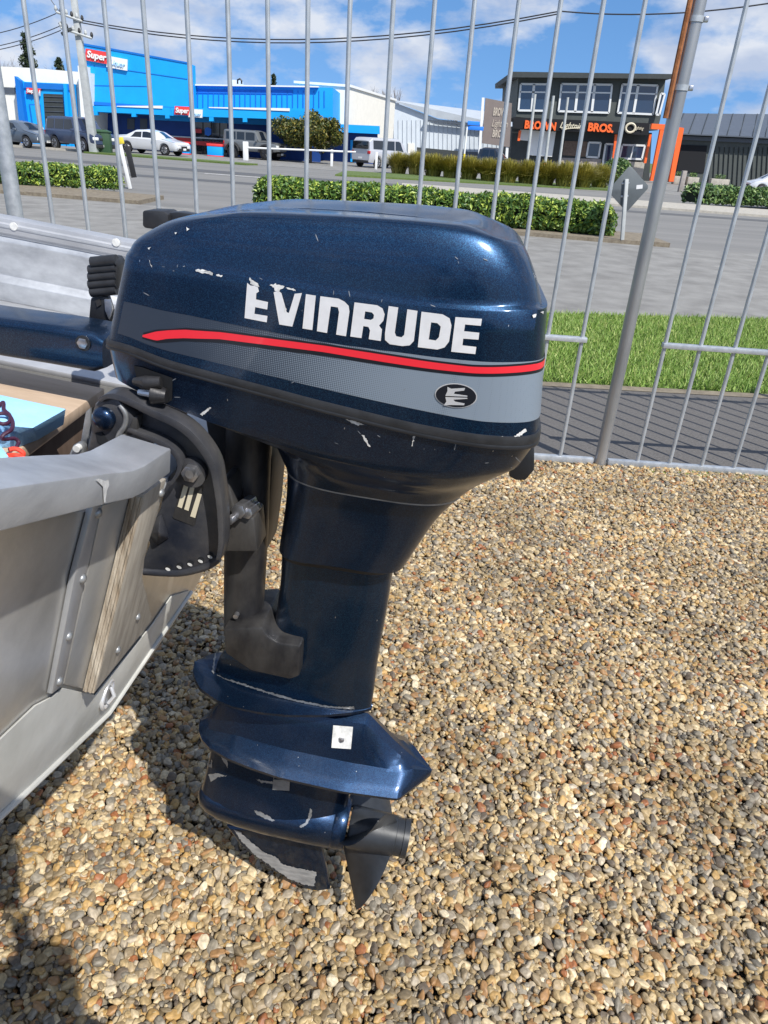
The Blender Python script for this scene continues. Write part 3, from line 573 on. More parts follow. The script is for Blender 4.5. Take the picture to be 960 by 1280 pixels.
# propeller
prop = MB(); HC = (0, 0, .2365)
prop.loft(lathe([(-.052, .012), (-.052, .040), (-.046, .043), (.0, .042), (.045, .040), (.046, .0375), (.060, .037), (.061, .039), (.072, .0385), (.073, .030), (.05, .026), (.05, .005)], HC, 40))
propo = prop.build('propeller', M['propgrey'], motor, smooth=True, auto=35)
def blade(ang):
    NR, NC = 14, 9; grids = [[], []]
    for side in (0, 1):
        for i in range(NR):
            f = i / (NR - 1); r_ = .036 + f * .130
            ch = .10 * (1 - f) ** .6 * .6 + .066 * (1 - f ** 3) + .002; beta = R(62 - 34 * f)
            for j in range(NC):
                s = j / (NC - 1) - .5; th_ = .0045 * (1 - f * .6) * (1 - (2 * s) ** 4) + .0003
                ax = s * ch * math.sin(beta) + f * .012 - .01; tang = s * ch * math.cos(beta) + f * f * .03
                ax += (th_ if side else -th_) * .7
                q = ang + tang / r_
                grids[side].append((ax - .004, HC[1] + r_ * math.sin(q), HC[2] + r_ * math.cos(q)))
    vs = grids[0] + grids[1]; K = NR * NC; fs = []
    for i in range(NR - 1):
        for j in range(NC - 1):
            q = (i * NC + j, i * NC + j + 1, (i + 1) * NC + j + 1, (i + 1) * NC + j); fs += [q, tuple(K + x for x in reversed(q))]
    rim = [i * NC for i in range(NR)] + [(NR - 1) * NC + j for j in range(1, NC)] + [i * NC + NC - 1 for i in range(NR - 2, -1, -1)]
    for a_, b_ in zip(rim[:-1], rim[1:]): fs.append((a_, b_, K + b_, K + a_))
    return MB().add(vs, fs).build('blade', M['propgrey'], propo, smooth=True, auto=50)
for k in range(3): blade(R(197) + k * R(120))

# swivel tube, lower mount, clamp bracket
def pxprism(px, w0, w1, name, m, bevel=.003, parent=None):
    pts = [Ew(x, y, w0) for x, y in px]; return MB().prism(pts, (0, w1 - w0, 0)).build(name, m, parent or motor, bevel=bevel)
tb = MB(); c0, c1 = Ew(308, 660, 0), Ew(304, 790, 0)
tb.tube([c0 + (c0 - c1) * 1.2, c0, c1], [.036, .0365, .0345], 28); tb.build('swivel_tube', M['tubegrey'], motor, smooth=True)
pxprism([(255, 520), (328, 541), (340, 575), (338, 612), (335, 650), (328, 700), (290, 700), (280, 650), (268, 600)], .0, .10, 'swivel_bracket', M['belt'], .006)
pxprism([(276, 600), (286, 600), (294, 640), (318, 648), (322, 690), (277, 690)], -.085, -.03, 'swivel_cheek', M['tubegrey'], .004)
pxprism([(279, 786), (327, 784), (333, 795), (347, 804), (376, 808), (374, 846), (362, 850), (313, 839), (281, 817)], -.062, .062, 'lower_mount', M['tubegrey'], .005)
p_ = Ew(296, 768, -.037); cyl(p_, (0, 1, 0), .0045, .016, 10).build('grease_nipple', M['steel'], motor, smooth=True)
for x, y, r_, h_ in ((306, 633, .012, .05), (300, 641, .007, .075), (314, 637, .010, .035)):
    cyl(Ew(x, y, -.075), (.15, 1, -.1), r_, h_, 6).build('tilt_bolt', M['steel'], motor, bevel=.001)
plate_px = [(142, 496), (167, 505), (194, 518), (219, 529), (240, 544), (255, 563), (266, 584), (271, 605), (275, 638), (276, 678), (272, 700), (258, 709), (223, 716), (188, 718), (178.5, 714), (180, 699), (187, 680),
            (185, 670), (189, 655), (200, 637), (204.6, 616), (208, 604), (216, 599), (222, 588), (221, 574), (211, 563), (190, 552), (167, 543), (150, 540), (140, 530)]
brk = pxprism(plate_px, -0.1500, -0.1330, 'clamp_bracket', M['bracket'], .003)
def pxtube(px, w_, r_, name, m, flat=1.0, n=12, parent=None):
    pts = [Ew(x, y, w_) for x, y in px]
    q = []
    for i in range(len(pts) - 1):
        p0, p1_, p2_, p3 = pts[max(i - 1, 0)], pts[i], pts[i + 1], pts[min(i + 2, len(pts) - 1)]
        for j in range(4):
            t = j / 4; q.append(.5 * ((2 * p1_) + (-p0 + p2_) * t + (2 * p0 - 5 * p1_ + 4 * p2_ - p3) * t * t + (-p0 + 3 * p1_ - 3 * p2_ + p3) * t ** 3))
    q.append(pts[-1]); return MB().tube(q, r_, n, True, flat).build(name, m, parent or motor, smooth=True)
def flange(px, wpx, w0, w1, name, m_, side=1, bev=.004):
    P = [Vector(p) for p in px]; q = []
    for k in range(len(P) - 1):
        p0, p1_, p2_, p3 = P[max(k - 1, 0)], P[k], P[k + 1], P[min(k + 2, len(P) - 1)]
        for j_ in range(3):
            t = j_ / 3; q.append(.5 * ((2 * p1_) + (-p0 + p2_) * t + (2 * p0 - 5 * p1_ + 4 * p2_ - p3) * t * t + (-p0 + 3 * p1_ - 3 * p2_ + p3) * t ** 3))
    q.append(P[-1]); inn = []
    for k in range(len(q)):
        d = (q[min(k + 1, len(q) - 1)] - q[max(k - 1, 0)]).normalized(); inn.append(q[k] + Vector((-d.y, d.x)) * wpx * side * (.6 + .4 * math.sin(math.pi * k / (len(q) - 1))))
    return pxprism([tuple(p) for p in q] + [tuple(p) for p in reversed(inn)], w0, w1, name, m_, bev, brk)
flange([(122, 499), (132, 493), (146, 493), (167, 501), (194, 514), (219, 525), (240, 540), (257, 560), (269, 581), (274, 604), (278, 637), (279, 679), (275, 701)], 9, -.176, -.145, 'outer_flange', M['bracket'])
flange([(160, 536), (175, 541), (192, 547), (211, 557), (224, 570), (227, 586), (220, 600), (212, 609)], 6, -.172, -.148, 'hook_flange', M['bracket'], 1, .003)
pxtube([(180, 714), (223, 716), (258, 708), (273, 698)], -0.1490, .006, 'lower_rib', M['bracket'], parent=brk)
cyl(Ew(240, 590, -0.1570), (0, 1, 0), .021, .012, 24).build('washer', M['bracket'], brk, smooth=True)
cyl(Ew(239, 591, -0.1650), (0, 1, 0), .0125, .014, 6).build('nut', M['steel'], brk, bevel=.001)
cyl(Ew(238.5, 591, -0.1750), (0, 1, 0), .006, .012, 12).build('bolt_end', M['steel'], brk, smooth=True)
bs = [Ew(x, y, -0.1510) for x, y in ((186, 668), (192, 650), (202, 640), (213, 672), (196, 683))]; tip = Ew(198, 668, -0.1800)
MB().add(bs + [tip], [(0, 1, 5), (1, 2, 5), (2, 3, 5), (3, 4, 5), (4, 0, 5), (4, 3, 2, 1, 0)]).build('cast_boss', M['bracket'], brk, bevel=.003)
# clamp over the transom
clampb = pxprism([(117, 506), (126, 497), (144, 496), (158, 510), (168, 522), (160, 541), (146, 545), (138, 560), (130, 577), (106, 578), (108, 556), (112, 538), (113, 520)], -0.1700, -0.1350, 'clamp_screw_housing', M['bracket'], .006)
MB().tube([Ew(131, 522, -.170) + Vector((0, -d_, 0)) for d_ in (0, .006, .010, .012, .0125)], [.0155, .015, .012, .007, .001], 24).build('clamp_knob', M['navy2'], clampb, smooth=True)
pxtube([(150, 506), (157, 518), (156, 532), (148, 545), (147, 560)], -0.1700, .0035, 'spring_rod', M['bare'], parent=clampb)
pxprism([(154, 515), (163, 521), (172, 521), (171, 540), (163, 545), (150, 542)], -0.1670, -0.1250, 'clamp_pad', M['tubegrey'], .002, clampb)
pxprism([(119, 541), (127, 540), (134, 549), (136, 560), (130, 562), (122, 552)], -0.1712, -0.1650, 'housing_opening', M['dark'], .0, clampb)
pxprism([(116, 561), (122, 558), (126, 563), (121, 567)], -0.1720, -0.1650, 'housing_slot', M['tubegrey'], .002, clampb)
hd = pxprism([(90, 558), (98, 553), (105, 558), (105, 572), (98, 600), (68, 608)], -0.1630, -0.1500, 'clamp_handle', M['bare'], .004)
cyl(Ew(97, 560, -0.1660), (0, 1, 0), .005, .008, 12).build('handle_screw', M['zinc'], hd, smooth=True)
pxprism([(107, 515), (113, 510), (112, 560), (104, 560), (100, 556)], -0.1450, -0.1400, 'handle_link', M['bare'], .001, hd)

# tiller arm, shift lever, far grip, rear bumper
til = MB(); nw, fw = .085, .185
tp_ = [(-80, 374), (0, 385), (60, 393), (118, 403), (129, 412)]; bt_ = [(-80, 432), (0, 447), (60, 457), (112, 466), (127, 462)]
rings = []
for (x0, y0), (x1, y1) in zip(tp_, bt_):
    a0, b0 = Ew(x0, y0 + 14, nw), Ew(x1, y1, nw); cz = (a0.z + b0.z) / 2; hz = abs(a0.z - b0.z) / 2; r_ = []
    for k in range(32):
        q = 2 * math.pi * k / 32; c = math.copysign(abs(math.cos(q)) ** .26, math.cos(q)); s = math.copysign(abs(math.sin(q)) ** .30, math.sin(q))
        r_.append(Vector(((a0.x + b0.x) / 2, (nw + fw) / 2 + (fw - nw) / 2 * c, cz + hz * s)))
    rings.append(r_)
til.loft(rings); til_o = til.build('tiller_arm', M['navy'], motor, smooth=True, auto=50)
bp_ = Ew(104, 429, nw - .001)
cyl(bp_, (0, 1, 0), .0125, .004, 20).build('bolt_recess', M['black'], til_o, smooth=True); cyl(bp_ + Vector((0, -.002, 0)), (0, 1, 0), .0095, .005, 6).build('bolt_head', M['steel'], til_o, bevel=.001)
lw = .20
lever = pxprism([(113, 372), (134, 370), (141, 392), (137, 415), (110, 404)], lw, lw + .014, 'shift_lever', M['black'], .003)
for k in range(5):
    y = 327 + k * 9.2; x0, x1 = (112 + (k == 0) * 3 - (k > 3) * -2), 146
    a_, b_ = Ew(x0, y + 1.5, lw), Ew(x1, y - 1.5, lw)
    MB().tube([a_, b_], [.0085 if k else .010] * 2, 12).build('grip_rib', M['belt'], lever, smooth=True)
pxprism([(114, 325), (142, 321), (147, 330), (146, 362), (120, 369), (113, 360)], lw - .006, lw + .03, 'grip_core', M['belt'], .005, lever)
pxprism([(119, 376), (124, 374), (126, 381), (121, 384)], lw - .003, lw, 'lever_slot', M['tubegrey'], .0, lever)
pxprism([(130, 374), (137, 374), (140, 386), (136, 400), (131, 388)], lw - .006, lw, 'lever_spring', M['steel'], .001, lever)
fg = MB(); gw = .17
pxprism([(178, 265), (180, 263), (204, 264), (210, 268), (210, 283), (203, 288), (181, 285), (178, 282)], gw, gw + .05, 'rear_grip', M['belt'], .004)
pxprism([(208, 266), (222, 265), (240, 268), (228, 277), (214, 285), (208, 284)], gw + .01, gw + .04, 'grip_stem', M['black'], .004)
pxprism([(638, 577), (660, 560), (668, 558), (668, 588), (657, 601), (645, 601), (636, 596)], -.055, .05, 'rear_lift_handle', M['black'], .006)

M['scratch'] = mat('fine_scratch', (0.16, 0.18, 0.21), 0.6)
# ---- flat print, chips, scuffs, painted hole light and shade: laid on the surface a hair proud of it
ROT = EMI.to_3x3(); CL = EMI @ CAMP
def bvh_of(objs):
    vs, fs = [], []
    for o in objs:
        b_ = len(vs); vs += [v.co.copy() for v in o.data.vertices]; fs += [tuple(i + b_ for i in p.vertices) for p in o.data.polygons]
    return BVHTree.FromPolygons(vs, fs)
def decal(name, px, m, tree, parent, off=.0012, holes=(), cut=10.0, fall=None):
    loops = [[Vector((x, y, 0)) for x, y in px]] + [[Vector((x, y, 0)) for x, y in h] for h in holes]
    flat = [p for l_ in loops for p in l_]; tr = tessellate_polygon(loops)
    bm = bmesh.new(); vs = [bm.verts.new(p) for p in flat]
    for t in tr:
        try: bm.faces.new([vs[i] for i in t])
        except ValueError: pass
    for _ in range(4):
        es = [e for e in bm.edges if e.calc_length() > cut]
        if not es: break
        bmesh.ops.subdivide_edges(bm, edges=es, cuts=1); bmesh.ops.triangulate(bm, faces=bm.faces)
    dead = []
    for v in bm.verts:
        d = (ROT @ ray(v.co.x, v.co.y)).normalized(); h, n_, i_, dist = tree.ray_cast(CL, d)
        if h is None:
            if fall is None: dead.append(v)
            else: v.co = Ew(v.co.x, v.co.y, fall)
            continue
        if n_.dot(d) > 0: n_ = -n_
        v.co = h + n_ * off
    if dead: bmesh.ops.delete(bm, geom=dead, context='VERTS')
    me = bpy.data.meshes.new(name); bm.to_mesh(me); bm.free(); me.materials.append(m); me.shade_smooth()
    o = bpy.data.objects.new(name, me); COL.objects.link(o); o.parent = parent; return o
Z4 = lambda pts: [(100 + x / 3, 230 + y / 3) for x, y in pts]
Z5 = lambda pts: [(380 + x / 3, 230 + y / 3) for x, y in pts]
Z7 = lambda pts: [(120 + x / 3.43, 420 + y / 3.43) for x, y in pts]
Z8 = lambda pts: [(380 + x / 3, 420 + y / 3) for x, y in pts]
Z1 = lambda pts: [(230 + x / 3, 700 + y / 3) for x, y in pts]
Z2 = lambda pts: [(230 + x / 3, 880 + y / 3) for x, y in pts]
ZB = lambda pts: [(90 + x / 4.8, 470 + y / 4.8) for x, y in pts]
TC = bvh_of([cowl])
letters = [(Z4([(628, 370), (640, 380), (654, 381), (668, 386), (672, 402), (662, 410), (661, 432), (706, 442), (703, 470), (658, 461), (655, 486), (704, 494), (701, 518), (618, 502)]), ()),
           (Z4([(727, 405), (745, 400), (756, 408), (768, 450), (776, 480), (784, 483), (806, 411), (833, 408), (797, 534), (748, 526)]), ()),
           (Z4([(848, 412), (885, 418), (872, 547), (835, 541)]), ()),
           (Z5([(62, 420), (130, 429), (152, 440), (168, 456), (171, 478), (158, 570), (121, 564), (132, 480), (128, 462), (101, 458), (87, 558), (49, 551)]), ()),
           (Z5([(190, 443), (275, 454), (295, 466), (303, 488), (298, 512), (282, 530), (293, 545), (288, 588), (243, 581), (248, 548), (242, 535), (223, 532), (216, 577), (174, 571)]), ([(230, 477), (255, 481), (263, 490), (261, 503), (251, 509), (226, 505)],)),
           (Z5([(318, 457), (354, 462), (341, 556), (346, 570), (366, 574), (376, 565), (388, 469), (426, 475), (412, 588), (397, 604), (370, 607), (322, 600), (304, 584), (304, 560)]), ()),
           (Z5([(441, 478), (520, 488), (546, 503), (553, 530), (544, 590), (527, 612), (500, 620), (427, 611)]), ([(477, 518), (500, 521), (513, 534), (506, 574), (494, 586), (468, 582)],)),
           (Z5([(568, 498), (667, 505), (663, 531), (604, 526), (600, 551), (657, 557), (654, 583), (597, 579), (594, 604), (646, 610), (642, 637), (552, 628)]), ())]
for poly, holes in letters:
    hs = [Z5(h) for h in holes]; decal('letter', poly, M['whiteprint'], TC, cowl, .0011, hs)
ov = lambda r1, r2: [(570 + r1 * math.cos(q) - .09 * r2 * math.sin(q), 494 + r2 * math.sin(q) + .09 * r1 * math.cos(q)) for q in (2 * math.pi * k / 36 for k in range(36))]
emb = decal('emblem', ov(26.3, 15.4), M['chrome'], TC, cowl, .0016); decal('emblem_face', ov(25, 14.2), M['inkblack'], TC, emb, .0022)
decal('emblem_mark', Z8([(538, 188), (552, 195), (604, 192), (600, 202), (566, 206), (562, 214), (612, 221), (612, 225), (530, 222), (538, 204)]), M['chrome'], TC, emb, .0028)
decal('emblem_mark', Z8([(530, 226), (612, 229), (612, 233), (560, 236), (566, 243), (602, 250), (600, 257), (548, 256), (524, 258), (534, 243)]), M['chrome'], TC, emb, .0028)
chips = [Z4([(435, 320), (470, 323), (500, 333), (499, 341), (462, 333), (438, 328)]), Z4([(510, 337), (536, 341), (533, 347), (513, 344)]), Z4([(713, 377), (735, 374), (768, 383), (764, 391), (752, 394), (745, 404), (733, 400), (728, 389)]),
         Z4([(636, 352), (650, 360), (668, 372), (672, 384), (655, 380), (640, 376)]), Z4([(764, 455), (776, 470), (770, 480)]), Z4([(770, 388), (800, 391), (812, 401), (790, 398)]),
         Z5([(855, 491), (870, 487), (866, 499), (858, 502)]), Z5([(884, 480), (896, 476), (894, 488)]), Z8([(829, 346), (831, 356), (815, 372), (790, 378), (786, 374), (806, 362)]), Z8([(727, 386), (736, 376), (745, 373), (744, 386), (733, 390)]),
         Z4([(400, 165), (412, 170), (402, 178)]), Z4([(255, 240), (268, 237), (262, 248)]), Z4([(356, 184), (366, 182), (360, 190)]), Z4([(262, 285), (268, 300), (274, 318), (268, 305)])]
def rag(px, st=1.6, amp=.75):
    out = []
    for k in range(len(px)):
        a_, b_ = Vector(px[k]), Vector(px[(k + 1) % len(px)]); n_ = max(1, int((b_ - a_).length / st)); sc_ = min(amp, (b_ - a_).length * .12)
        for j_ in range(n_): p = a_.lerp(b_, j_ / n_) + Vector((random.uniform(-sc_, sc_), random.uniform(-sc_, sc_))); out.append((p.x, p.y))
    return out
for c_ in chips: decal('paint_chip', rag(c_), M['chip'], TC, cowl, .0013, cut=6)
TL = bvh_of([lowerc]); TLa = TL
for c_ in (Z7([(447, 333), (462, 322), (488, 303), (496, 307), (478, 322), (458, 342)]), Z7([(318, 146), (350, 147), (378, 144), (382, 149), (340, 152)]), Z8([(158, 311), (190, 317), (226, 331), (205, 334), (180, 325)]), Z8([(20, 250), (60, 262), (98, 279), (88, 283), (50, 268)]),
           Z8([(216, 370), (226, 372), (250, 415), (243, 413)]), Z8([(410, 374), (416, 376), (408, 412), (404, 410)]), Z8([(650, 399), (690, 397), (720, 388), (700, 402), (670, 405)]), Z8([(480, 366), (520, 372), (560, 384), (520, 377)])):
    decal('paint_chip', rag(c_), M['chip'], TL, lowerc, .0009, cut=6)
for _ in range(46):
    k_ = random.random()
    if k_ < .35: x_ = random.uniform(200, 650); y_ = np.interp(x_, [p[0] for p in S_line], [p[1] for p in S_line]) + random.uniform(4, 50) * random.random(); tr_, pa_ = TL, lowerc
    elif k_ < .6: x_ = random.uniform(170, 660); y_ = np.interp(x_, [p[0] for p in C_line], [p[1] for p in C_line]) + random.uniform(-3, 4); tr_, pa_ = TC, cowl
    else: x_ = random.uniform(150, 660); y_ = random.uniform(285, 520); tr_, pa_ = TC, cowl
    s_ = random.uniform(.5, 1.5); an_ = random.uniform(0, 3.1); el_ = random.uniform(1, 4)
    decal('fine_chip', [(x_ + s_ * (math.cos(q) * el_ * math.cos(an_) - math.sin(q) * .5 * math.sin(an_)), y_ + s_ * (math.cos(q) * el_ * math.sin(an_) + math.sin(q) * .5 * math.cos(an_))) for q in (0, .9, 2, 3, 4, 5.2)], M['scratch'], tr_, pa_, .0009, cut=20)
rec = decal('latch_recess_shade', Z7([(163, 125), (200, 132), (330, 178), (328, 305), (300, 290), (230, 268), (190, 235)]), M['dark'], TL, lowerc, .0012)  # flat dark decal painted for the shade inside the latch recess
def nearest(x, y, tree):
    d = (ROT @ ray(x, y)).normalized(); return tree.ray_cast(CL, d)[0]
hp = nearest(172, 474, TL); hq = nearest(205, 475, TL); q_ = Vector((0, -.010, 0))
MB().tube([hp + q_, (hp + hq) / 2 + q_ * 1.5, hq + q_], [.004, .008, .006], 12, flat=1.2).build('latch_lever', M['tubegrey'], lowerc, smooth=True)
hp = nearest(197, 489, TL); hq = nearest(212, 492, TL)
MB().tube([hp + q_ * 1.2, hp + (hq - hp) * .25 + q_ * 1.2, hq + q_], [.014, .0125, .009], 16).build('rubber_plug', M['tubegrey'], lowerc, smooth=True)
hp = nearest(177, 488, TL); hq = nearest(195, 490, TL)
MB().tube([hp + q_ * .8, hq + q_ * .9], [.004, .0055], 10).build('latch_rod', M['chrome'], lowerc, smooth=True)
TP2 = bvh_of([p2]); decal('anode_patch', Z1([(560, 619), (634, 625), (626, 708), (553, 703)]), M['zinc'], TP2, p2, .0012)
pp = nearest(427, 924, TP2); cyl(pp, (0, 0, 1), .006, .008, 6).build('anode_screw', M['steel'], p2, bevel=.001)
TG = bvh_of([torp, bpy.data.objects['gearcase_strut']])
for c_ in (Z2([(262, 397), (285, 403), (320, 420), (343, 437), (330, 440), (300, 428), (275, 412)]), Z2([(472, 390), (480, 395), (478, 420), (462, 452), (440, 464), (432, 458), (452, 448), (465, 425)]), Z2([(95, 160), (108, 165), (106, 240), (92, 235)]),
           Z2([(92, 262), (120, 258), (160, 268), (130, 274), (100, 290)]), Z2([(130, 185), (160, 190), (165, 240), (150, 215)]), Z2([(270, 281), (335, 290), (335, 298), (290, 294)])):
    decal('paint_chip', rag(c_), M['bare'], TG, torp, .001, cut=6)
an = decal('side_anode', Z2([(336, 279), (398, 283), (396, 322), (333, 318)]), M['bare'], TG, torp, .003)
TS = bvh_of([skeg])
decal('worn_edge', rag(Z2([(186, 470), (215, 482), (250, 515), (300, 555), (345, 572), (370, 600), (430, 615), (498, 628), (488, 682), (452, 676), (395, 655), (330, 610), (262, 560), (215, 510)])), M['skegbare'], TS, skeg, .001, fall=-.0095)
for c_ in (Z1([(120, 345), (112, 430), (105, 420), (113, 350)]), Z1([(120, 432), (200, 462), (300, 495), (420, 530), (530, 552), (640, 560), (640, 553), (540, 546), (420, 522), (300, 488), (205, 456)]), Z1([(590, 552), (635, 547), (640, 553), (600, 556)])):
    decal('bare_edge', rag(c_), M['bare'], bvh_of([legpart, p1]), legpart, .001, cut=8)
TBK = bvh_of([brk])
lab = decal('serial_plate', ZB([(672, 636), (782, 660), (788, 668), (740, 888), (730, 897), (612, 852), (606, 842), (662, 645)]), M['tubegrey'], TBK, brk, .0012)
for c_ in ([(674, 650), (702, 656), (662, 790), (636, 780)], [(712, 662), (738, 668), (702, 806), (676, 796)], [(756, 700), (782, 706), (742, 848), (712, 838)]):
    decal('serial_field', ZB(c_), M['cream_letter'], TBK, lab, .002)
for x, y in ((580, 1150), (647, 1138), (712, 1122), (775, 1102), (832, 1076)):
    h_ = decal('pin_hole', ZB([(x + 21 * math.cos(q), y + 19 * math.sin(q)) for q in (k * .45 for k in range(14))]), M['dark'], TBK, brk, .0012)  # flat dark disc, the hole's shade put into colour
    decal('hole_sunlight', ZB([(x - 2 + 15 * math.cos(q), y + 6 + 9 * math.sin(q) + 5 * math.cos(q)) for q in (k * .45 for k in range(14))]), M['chip'], TBK, h_, .0018)  # pale crescent painted for the sunlight showing through the hole

# ------------------------------------------------------------------ aluminium boat (same frame as the motor)
boat = thing('dinghy', 'weathered aluminium dinghy with a plywood pad on its transom, carrying the outboard motor', 'boat', mat=EM)
AT, RK, U0 = -.411, .2, 1.016
def TP(w, u, d=0.0): return Vector((AT + RK * (u - U0) + d, w, u))
outline = [(-.80, .86), (-.466, .688), (-.111, .520), (.10, .488), (.326, .49), (.48, .56), (.60, .70), (.66, 1.10), (.55, 1.07), (.27, 1.0), (-.16, 1.0), (-.30, 1.06), (-.58, 1.195), (-.84, 1.30)]
mb = MB(); mb.prism([TP(w, u) for w, u in outline], (-.012, 0, 0)); transom = mb.build('transom', M['alu_stain'], boat, bevel=.001)
inner = [(-.78, .90), (-.46, .735), (-.11, .565), (.10, .53), (.32, .53), (.46, .60), (.57, .72), (.62, 1.06), (.52, 1.04), (.27, 1.02), (-.27, 1.02), (-.56, 1.14), (-.78, 1.2)]
MB().prism([TP(w, u, -.0125) for w, u in inner], (-.028, 0, 0)).build('inner_board', M['brown'], boat, bevel=.002)
# cap rail: outer lower edge, outer top edge and inner top edge, followed from the near side across the cut-out
def capline(px, d): return [Et(x, y, AT + d) for x, y in px]
lo = capline([(-150, 708), (0, 665), (135, 630), (166, 623), (180, 616), (213, 591)], .040)
hi = [p + Vector((0.0, 0, .032)) for p in lo]
w_in = .060
cv = []
for k, p in enumerate(lo):
    q = hi[k]; cv.append([p, q, q + Vector((-w_in, 0, .006)), p + Vector((-w_in, 0, .006)), p + Vector((-w_in + .004, 0, .006)), q + Vector((-w_in + .004, 0, 0)), q + Vector((-.004, 0, -.004)), p + Vector((-.004, 0, 0))])
last = lo[-1]
cv2 = []
for w_, du in ((-.14, 0), (.27, 0)):
    p = Vector((AT + .006, w_, .995)); q = p + Vector((0, 0, .032))
    cv2.append([p, q, q + Vector((-w_in, 0, .004)), p + Vector((-w_in, 0, .004))])
MB().loft(cv2).build('cutout_cap', M['alu_cap'], boat, bevel=.003)
cv3 = []
for w_, du in ((.275, .0), (.50, .06), (.66, .09)):
    p = Vector((AT + .02 + du * .2, w_, 1.0 + du)); q = p + Vector((0, 0, .032))
    cv3.append([p, q, q + Vector((-w_in, 0, .006)), p + Vector((-w_in, 0, .006)), p + Vector((-w_in + .004, 0, .006)), q + Vector((-w_in + .004, 0, 0)), q + Vector((-.004, 0, -.004)), p + Vector((-.004, 0, 0))])
MB().loft(cv3).build('transom_cap', M['alu_cap'], boat, bevel=.0035)
cap = MB().loft(cv).build('transom_cap', M['alu_cap'], boat, bevel=.0035)
def tpoly(px, d0, d1, name, m, bevel=.001, parent=None):
    pts = [Et(x, y, AT + d1) for x, y in px]; return MB().prism(pts, (-(d1 - d0), 0, 0)).build(name, m, parent or boat, bevel=bevel)
tpoly([(118, 628), (128, 626), (79, 856), (65, 868), (94, 719)], .001, .008, 'stiffener', M['alu_light'], .0015)
tpoly([(128.5, 632), (172, 618), (112, 862), (106, 861.5), (80, 855)], .001, .0065, 'side_sheet', M['alu'], .001)
pad = tpoly([(181, 618), (208, 598), (198, 640), (182, 690), (178, 722), (191, 774), (119, 865), (148, 752)], .007, .024, 'plywood_pad', M['ply'], .0015)
# end grain of the pad: thin plies
e0, e1 = Et(181, 621, AT + .024), Et(119, 865, AT + .024)
for k in range(5):
    d0 = -.0165 + .0033 * k
    c_ = Vector((d0 + .00165, -.0012 - .0007 * (k % 2), 0))
    MB().hexa([e0 + Vector((d0, 0, 0)), e0 + Vector((d0 + .0028, 0, 0)), e1 + Vector((d0 + .0028, 0, 0)), e1 + Vector((d0, 0, 0))],
              [e0 + Vector((d0, -.003 - .0012 * (k % 2), 0)), e0 + Vector((d0 + .0028, -.003 - .0012 * (k % 2), 0)), e1 + Vector((d0 + .0028, -.003 - .0012 * (k % 2), 0)), e1 + Vector((d0, -.003 - .0012 * (k % 2), 0))]).build('ply_layer', M['plyedge'], pad)
tpoly([(-60, 960), (0, 925), (45, 882), (66, 871), (80, 860), (106, 866), (120, 869), (192, 779), (215, 745), (238, 738), (137, 889), (0, 1017), (-120, 1105)], .001, .004, 'bottom_strip', M['hullwhite'], .001)
edge = [Et(x, y, AT + .006) for x, y in ((-120, 1110), (0, 1021), (70, 955), (136, 892), (188, 815), (239, 740))]
MB().tube(edge, .0045, 8).build('bottom_bead', M['hullwhite'], boat, smooth=True)
riv = MB().tube([(0, 0, 0), (.0015, 0, 0), (.0035, 0, 0), (.0045, 0, 0)], [.006, .0057, .004, .001], 14)
rv0 = None
for x, y, d in ((122, 641, .008), (103, 723, .008), (86, 795, .008), (74, 851, .008), (201, 616, .024), (172, 771, .024), (147, 812, .024)):
    p = Et(x, y, AT + d)
    if rv0 is None: rv = riv.build('rivet', M['bare'], boat, smooth=True); rv0 = rv
    else:
        rv = rv0.copy(); COL.objects.link(rv); rv.parent = boat
    rv.location = p
pc = Et(134, 868, AT + .006); ringp = []
tang = Vector((0, .35, .94)).normalized(); sd = Vector((.3, 1, 0)).normalized()
MB().tube([pc + (tang * math.cos(q) * .021 + Vector((0, 1, 0)) * math.sin(q) * .017) for q in (2 * math.pi * k / 24 for k in range(25))], .0036, 8).build('drain_ring', M['chrome'], boat, smooth=True)
MB().tube([pc + Vector((-.004, 0, -.0)), pc + Vector((.003, 0, 0))], [.016, .0145], 20).build('drain_plug', M['bare'], boat, smooth=True)
MB().tube([pc + tang * .014 + Vector((.004, 0, 0)), pc + Vector((.012, 0, 0)), pc - tang * .014 + Vector((.004, 0, 0))], .0032, 8).build('drain_tab', M['chrome'], boat, smooth=True)
# white dribble of paint over the cap
TCP = bvh_of([cap])
decal('paint_dribble', [(122, 598), (130, 601), (134, 599), (135, 606), (132, 613), (130.5, 624), (131.5, 631), (128.5, 631.5), (127.5, 618), (127, 608), (118, 599)], M['chip'], TCP, cap, .0012, cut=5)

# hull shell, far side, ledge, rails
def hull_sec(f):
    tw = max(0.0, 1 - max(0, (f - .35) / .65) ** 2.2); a_ = -.43 - 3.7 * f; rise = .38 * max(0, f - .4) ** 1.5
    pts = [(-.84, 1.30), (-.80, .86), (-.466, .688), (-.111, .520), (.10, .488), (.326, .49), (.56, .60), (.77, .80), (.80, 1.16)]
    r_ = []
    for i, (w, u) in enumerate(pts):
        top = i in (0, 8); k = (tw if not top else max(.02, min(1, tw * 1.1))) * (1 - (.20 * max(0, 1 - f / .12) ** .7 if i >= 6 else 0))
        r_.append(Vector((a_ + (RK * (u - U0) * (1 - f)) + (0.0), w * k, (u + rise * (1 if not top else .7)) if not top else (1.155 + .1 * f ** 2 + (.12 * (1 - f) if i == 0 else 0)))))
    return r_
mb = MB(); mb.loft([hull_sec(f) for f in np.linspace(0, 1, 22)], False, closed=False); hull = mb.build('hull', M['alu'], boat, smooth=True, auto=15)
sm = hull.modifiers.new('thickness', 'SOLIDIFY'); sm.thickness = .003
FWL = .745
rl = [Ew(x, y, FWL) for x, y in ((0, 272), (182, 307))]; sl_ = (rl[1].z - rl[0].z) / (rl[1].x - rl[0].x)
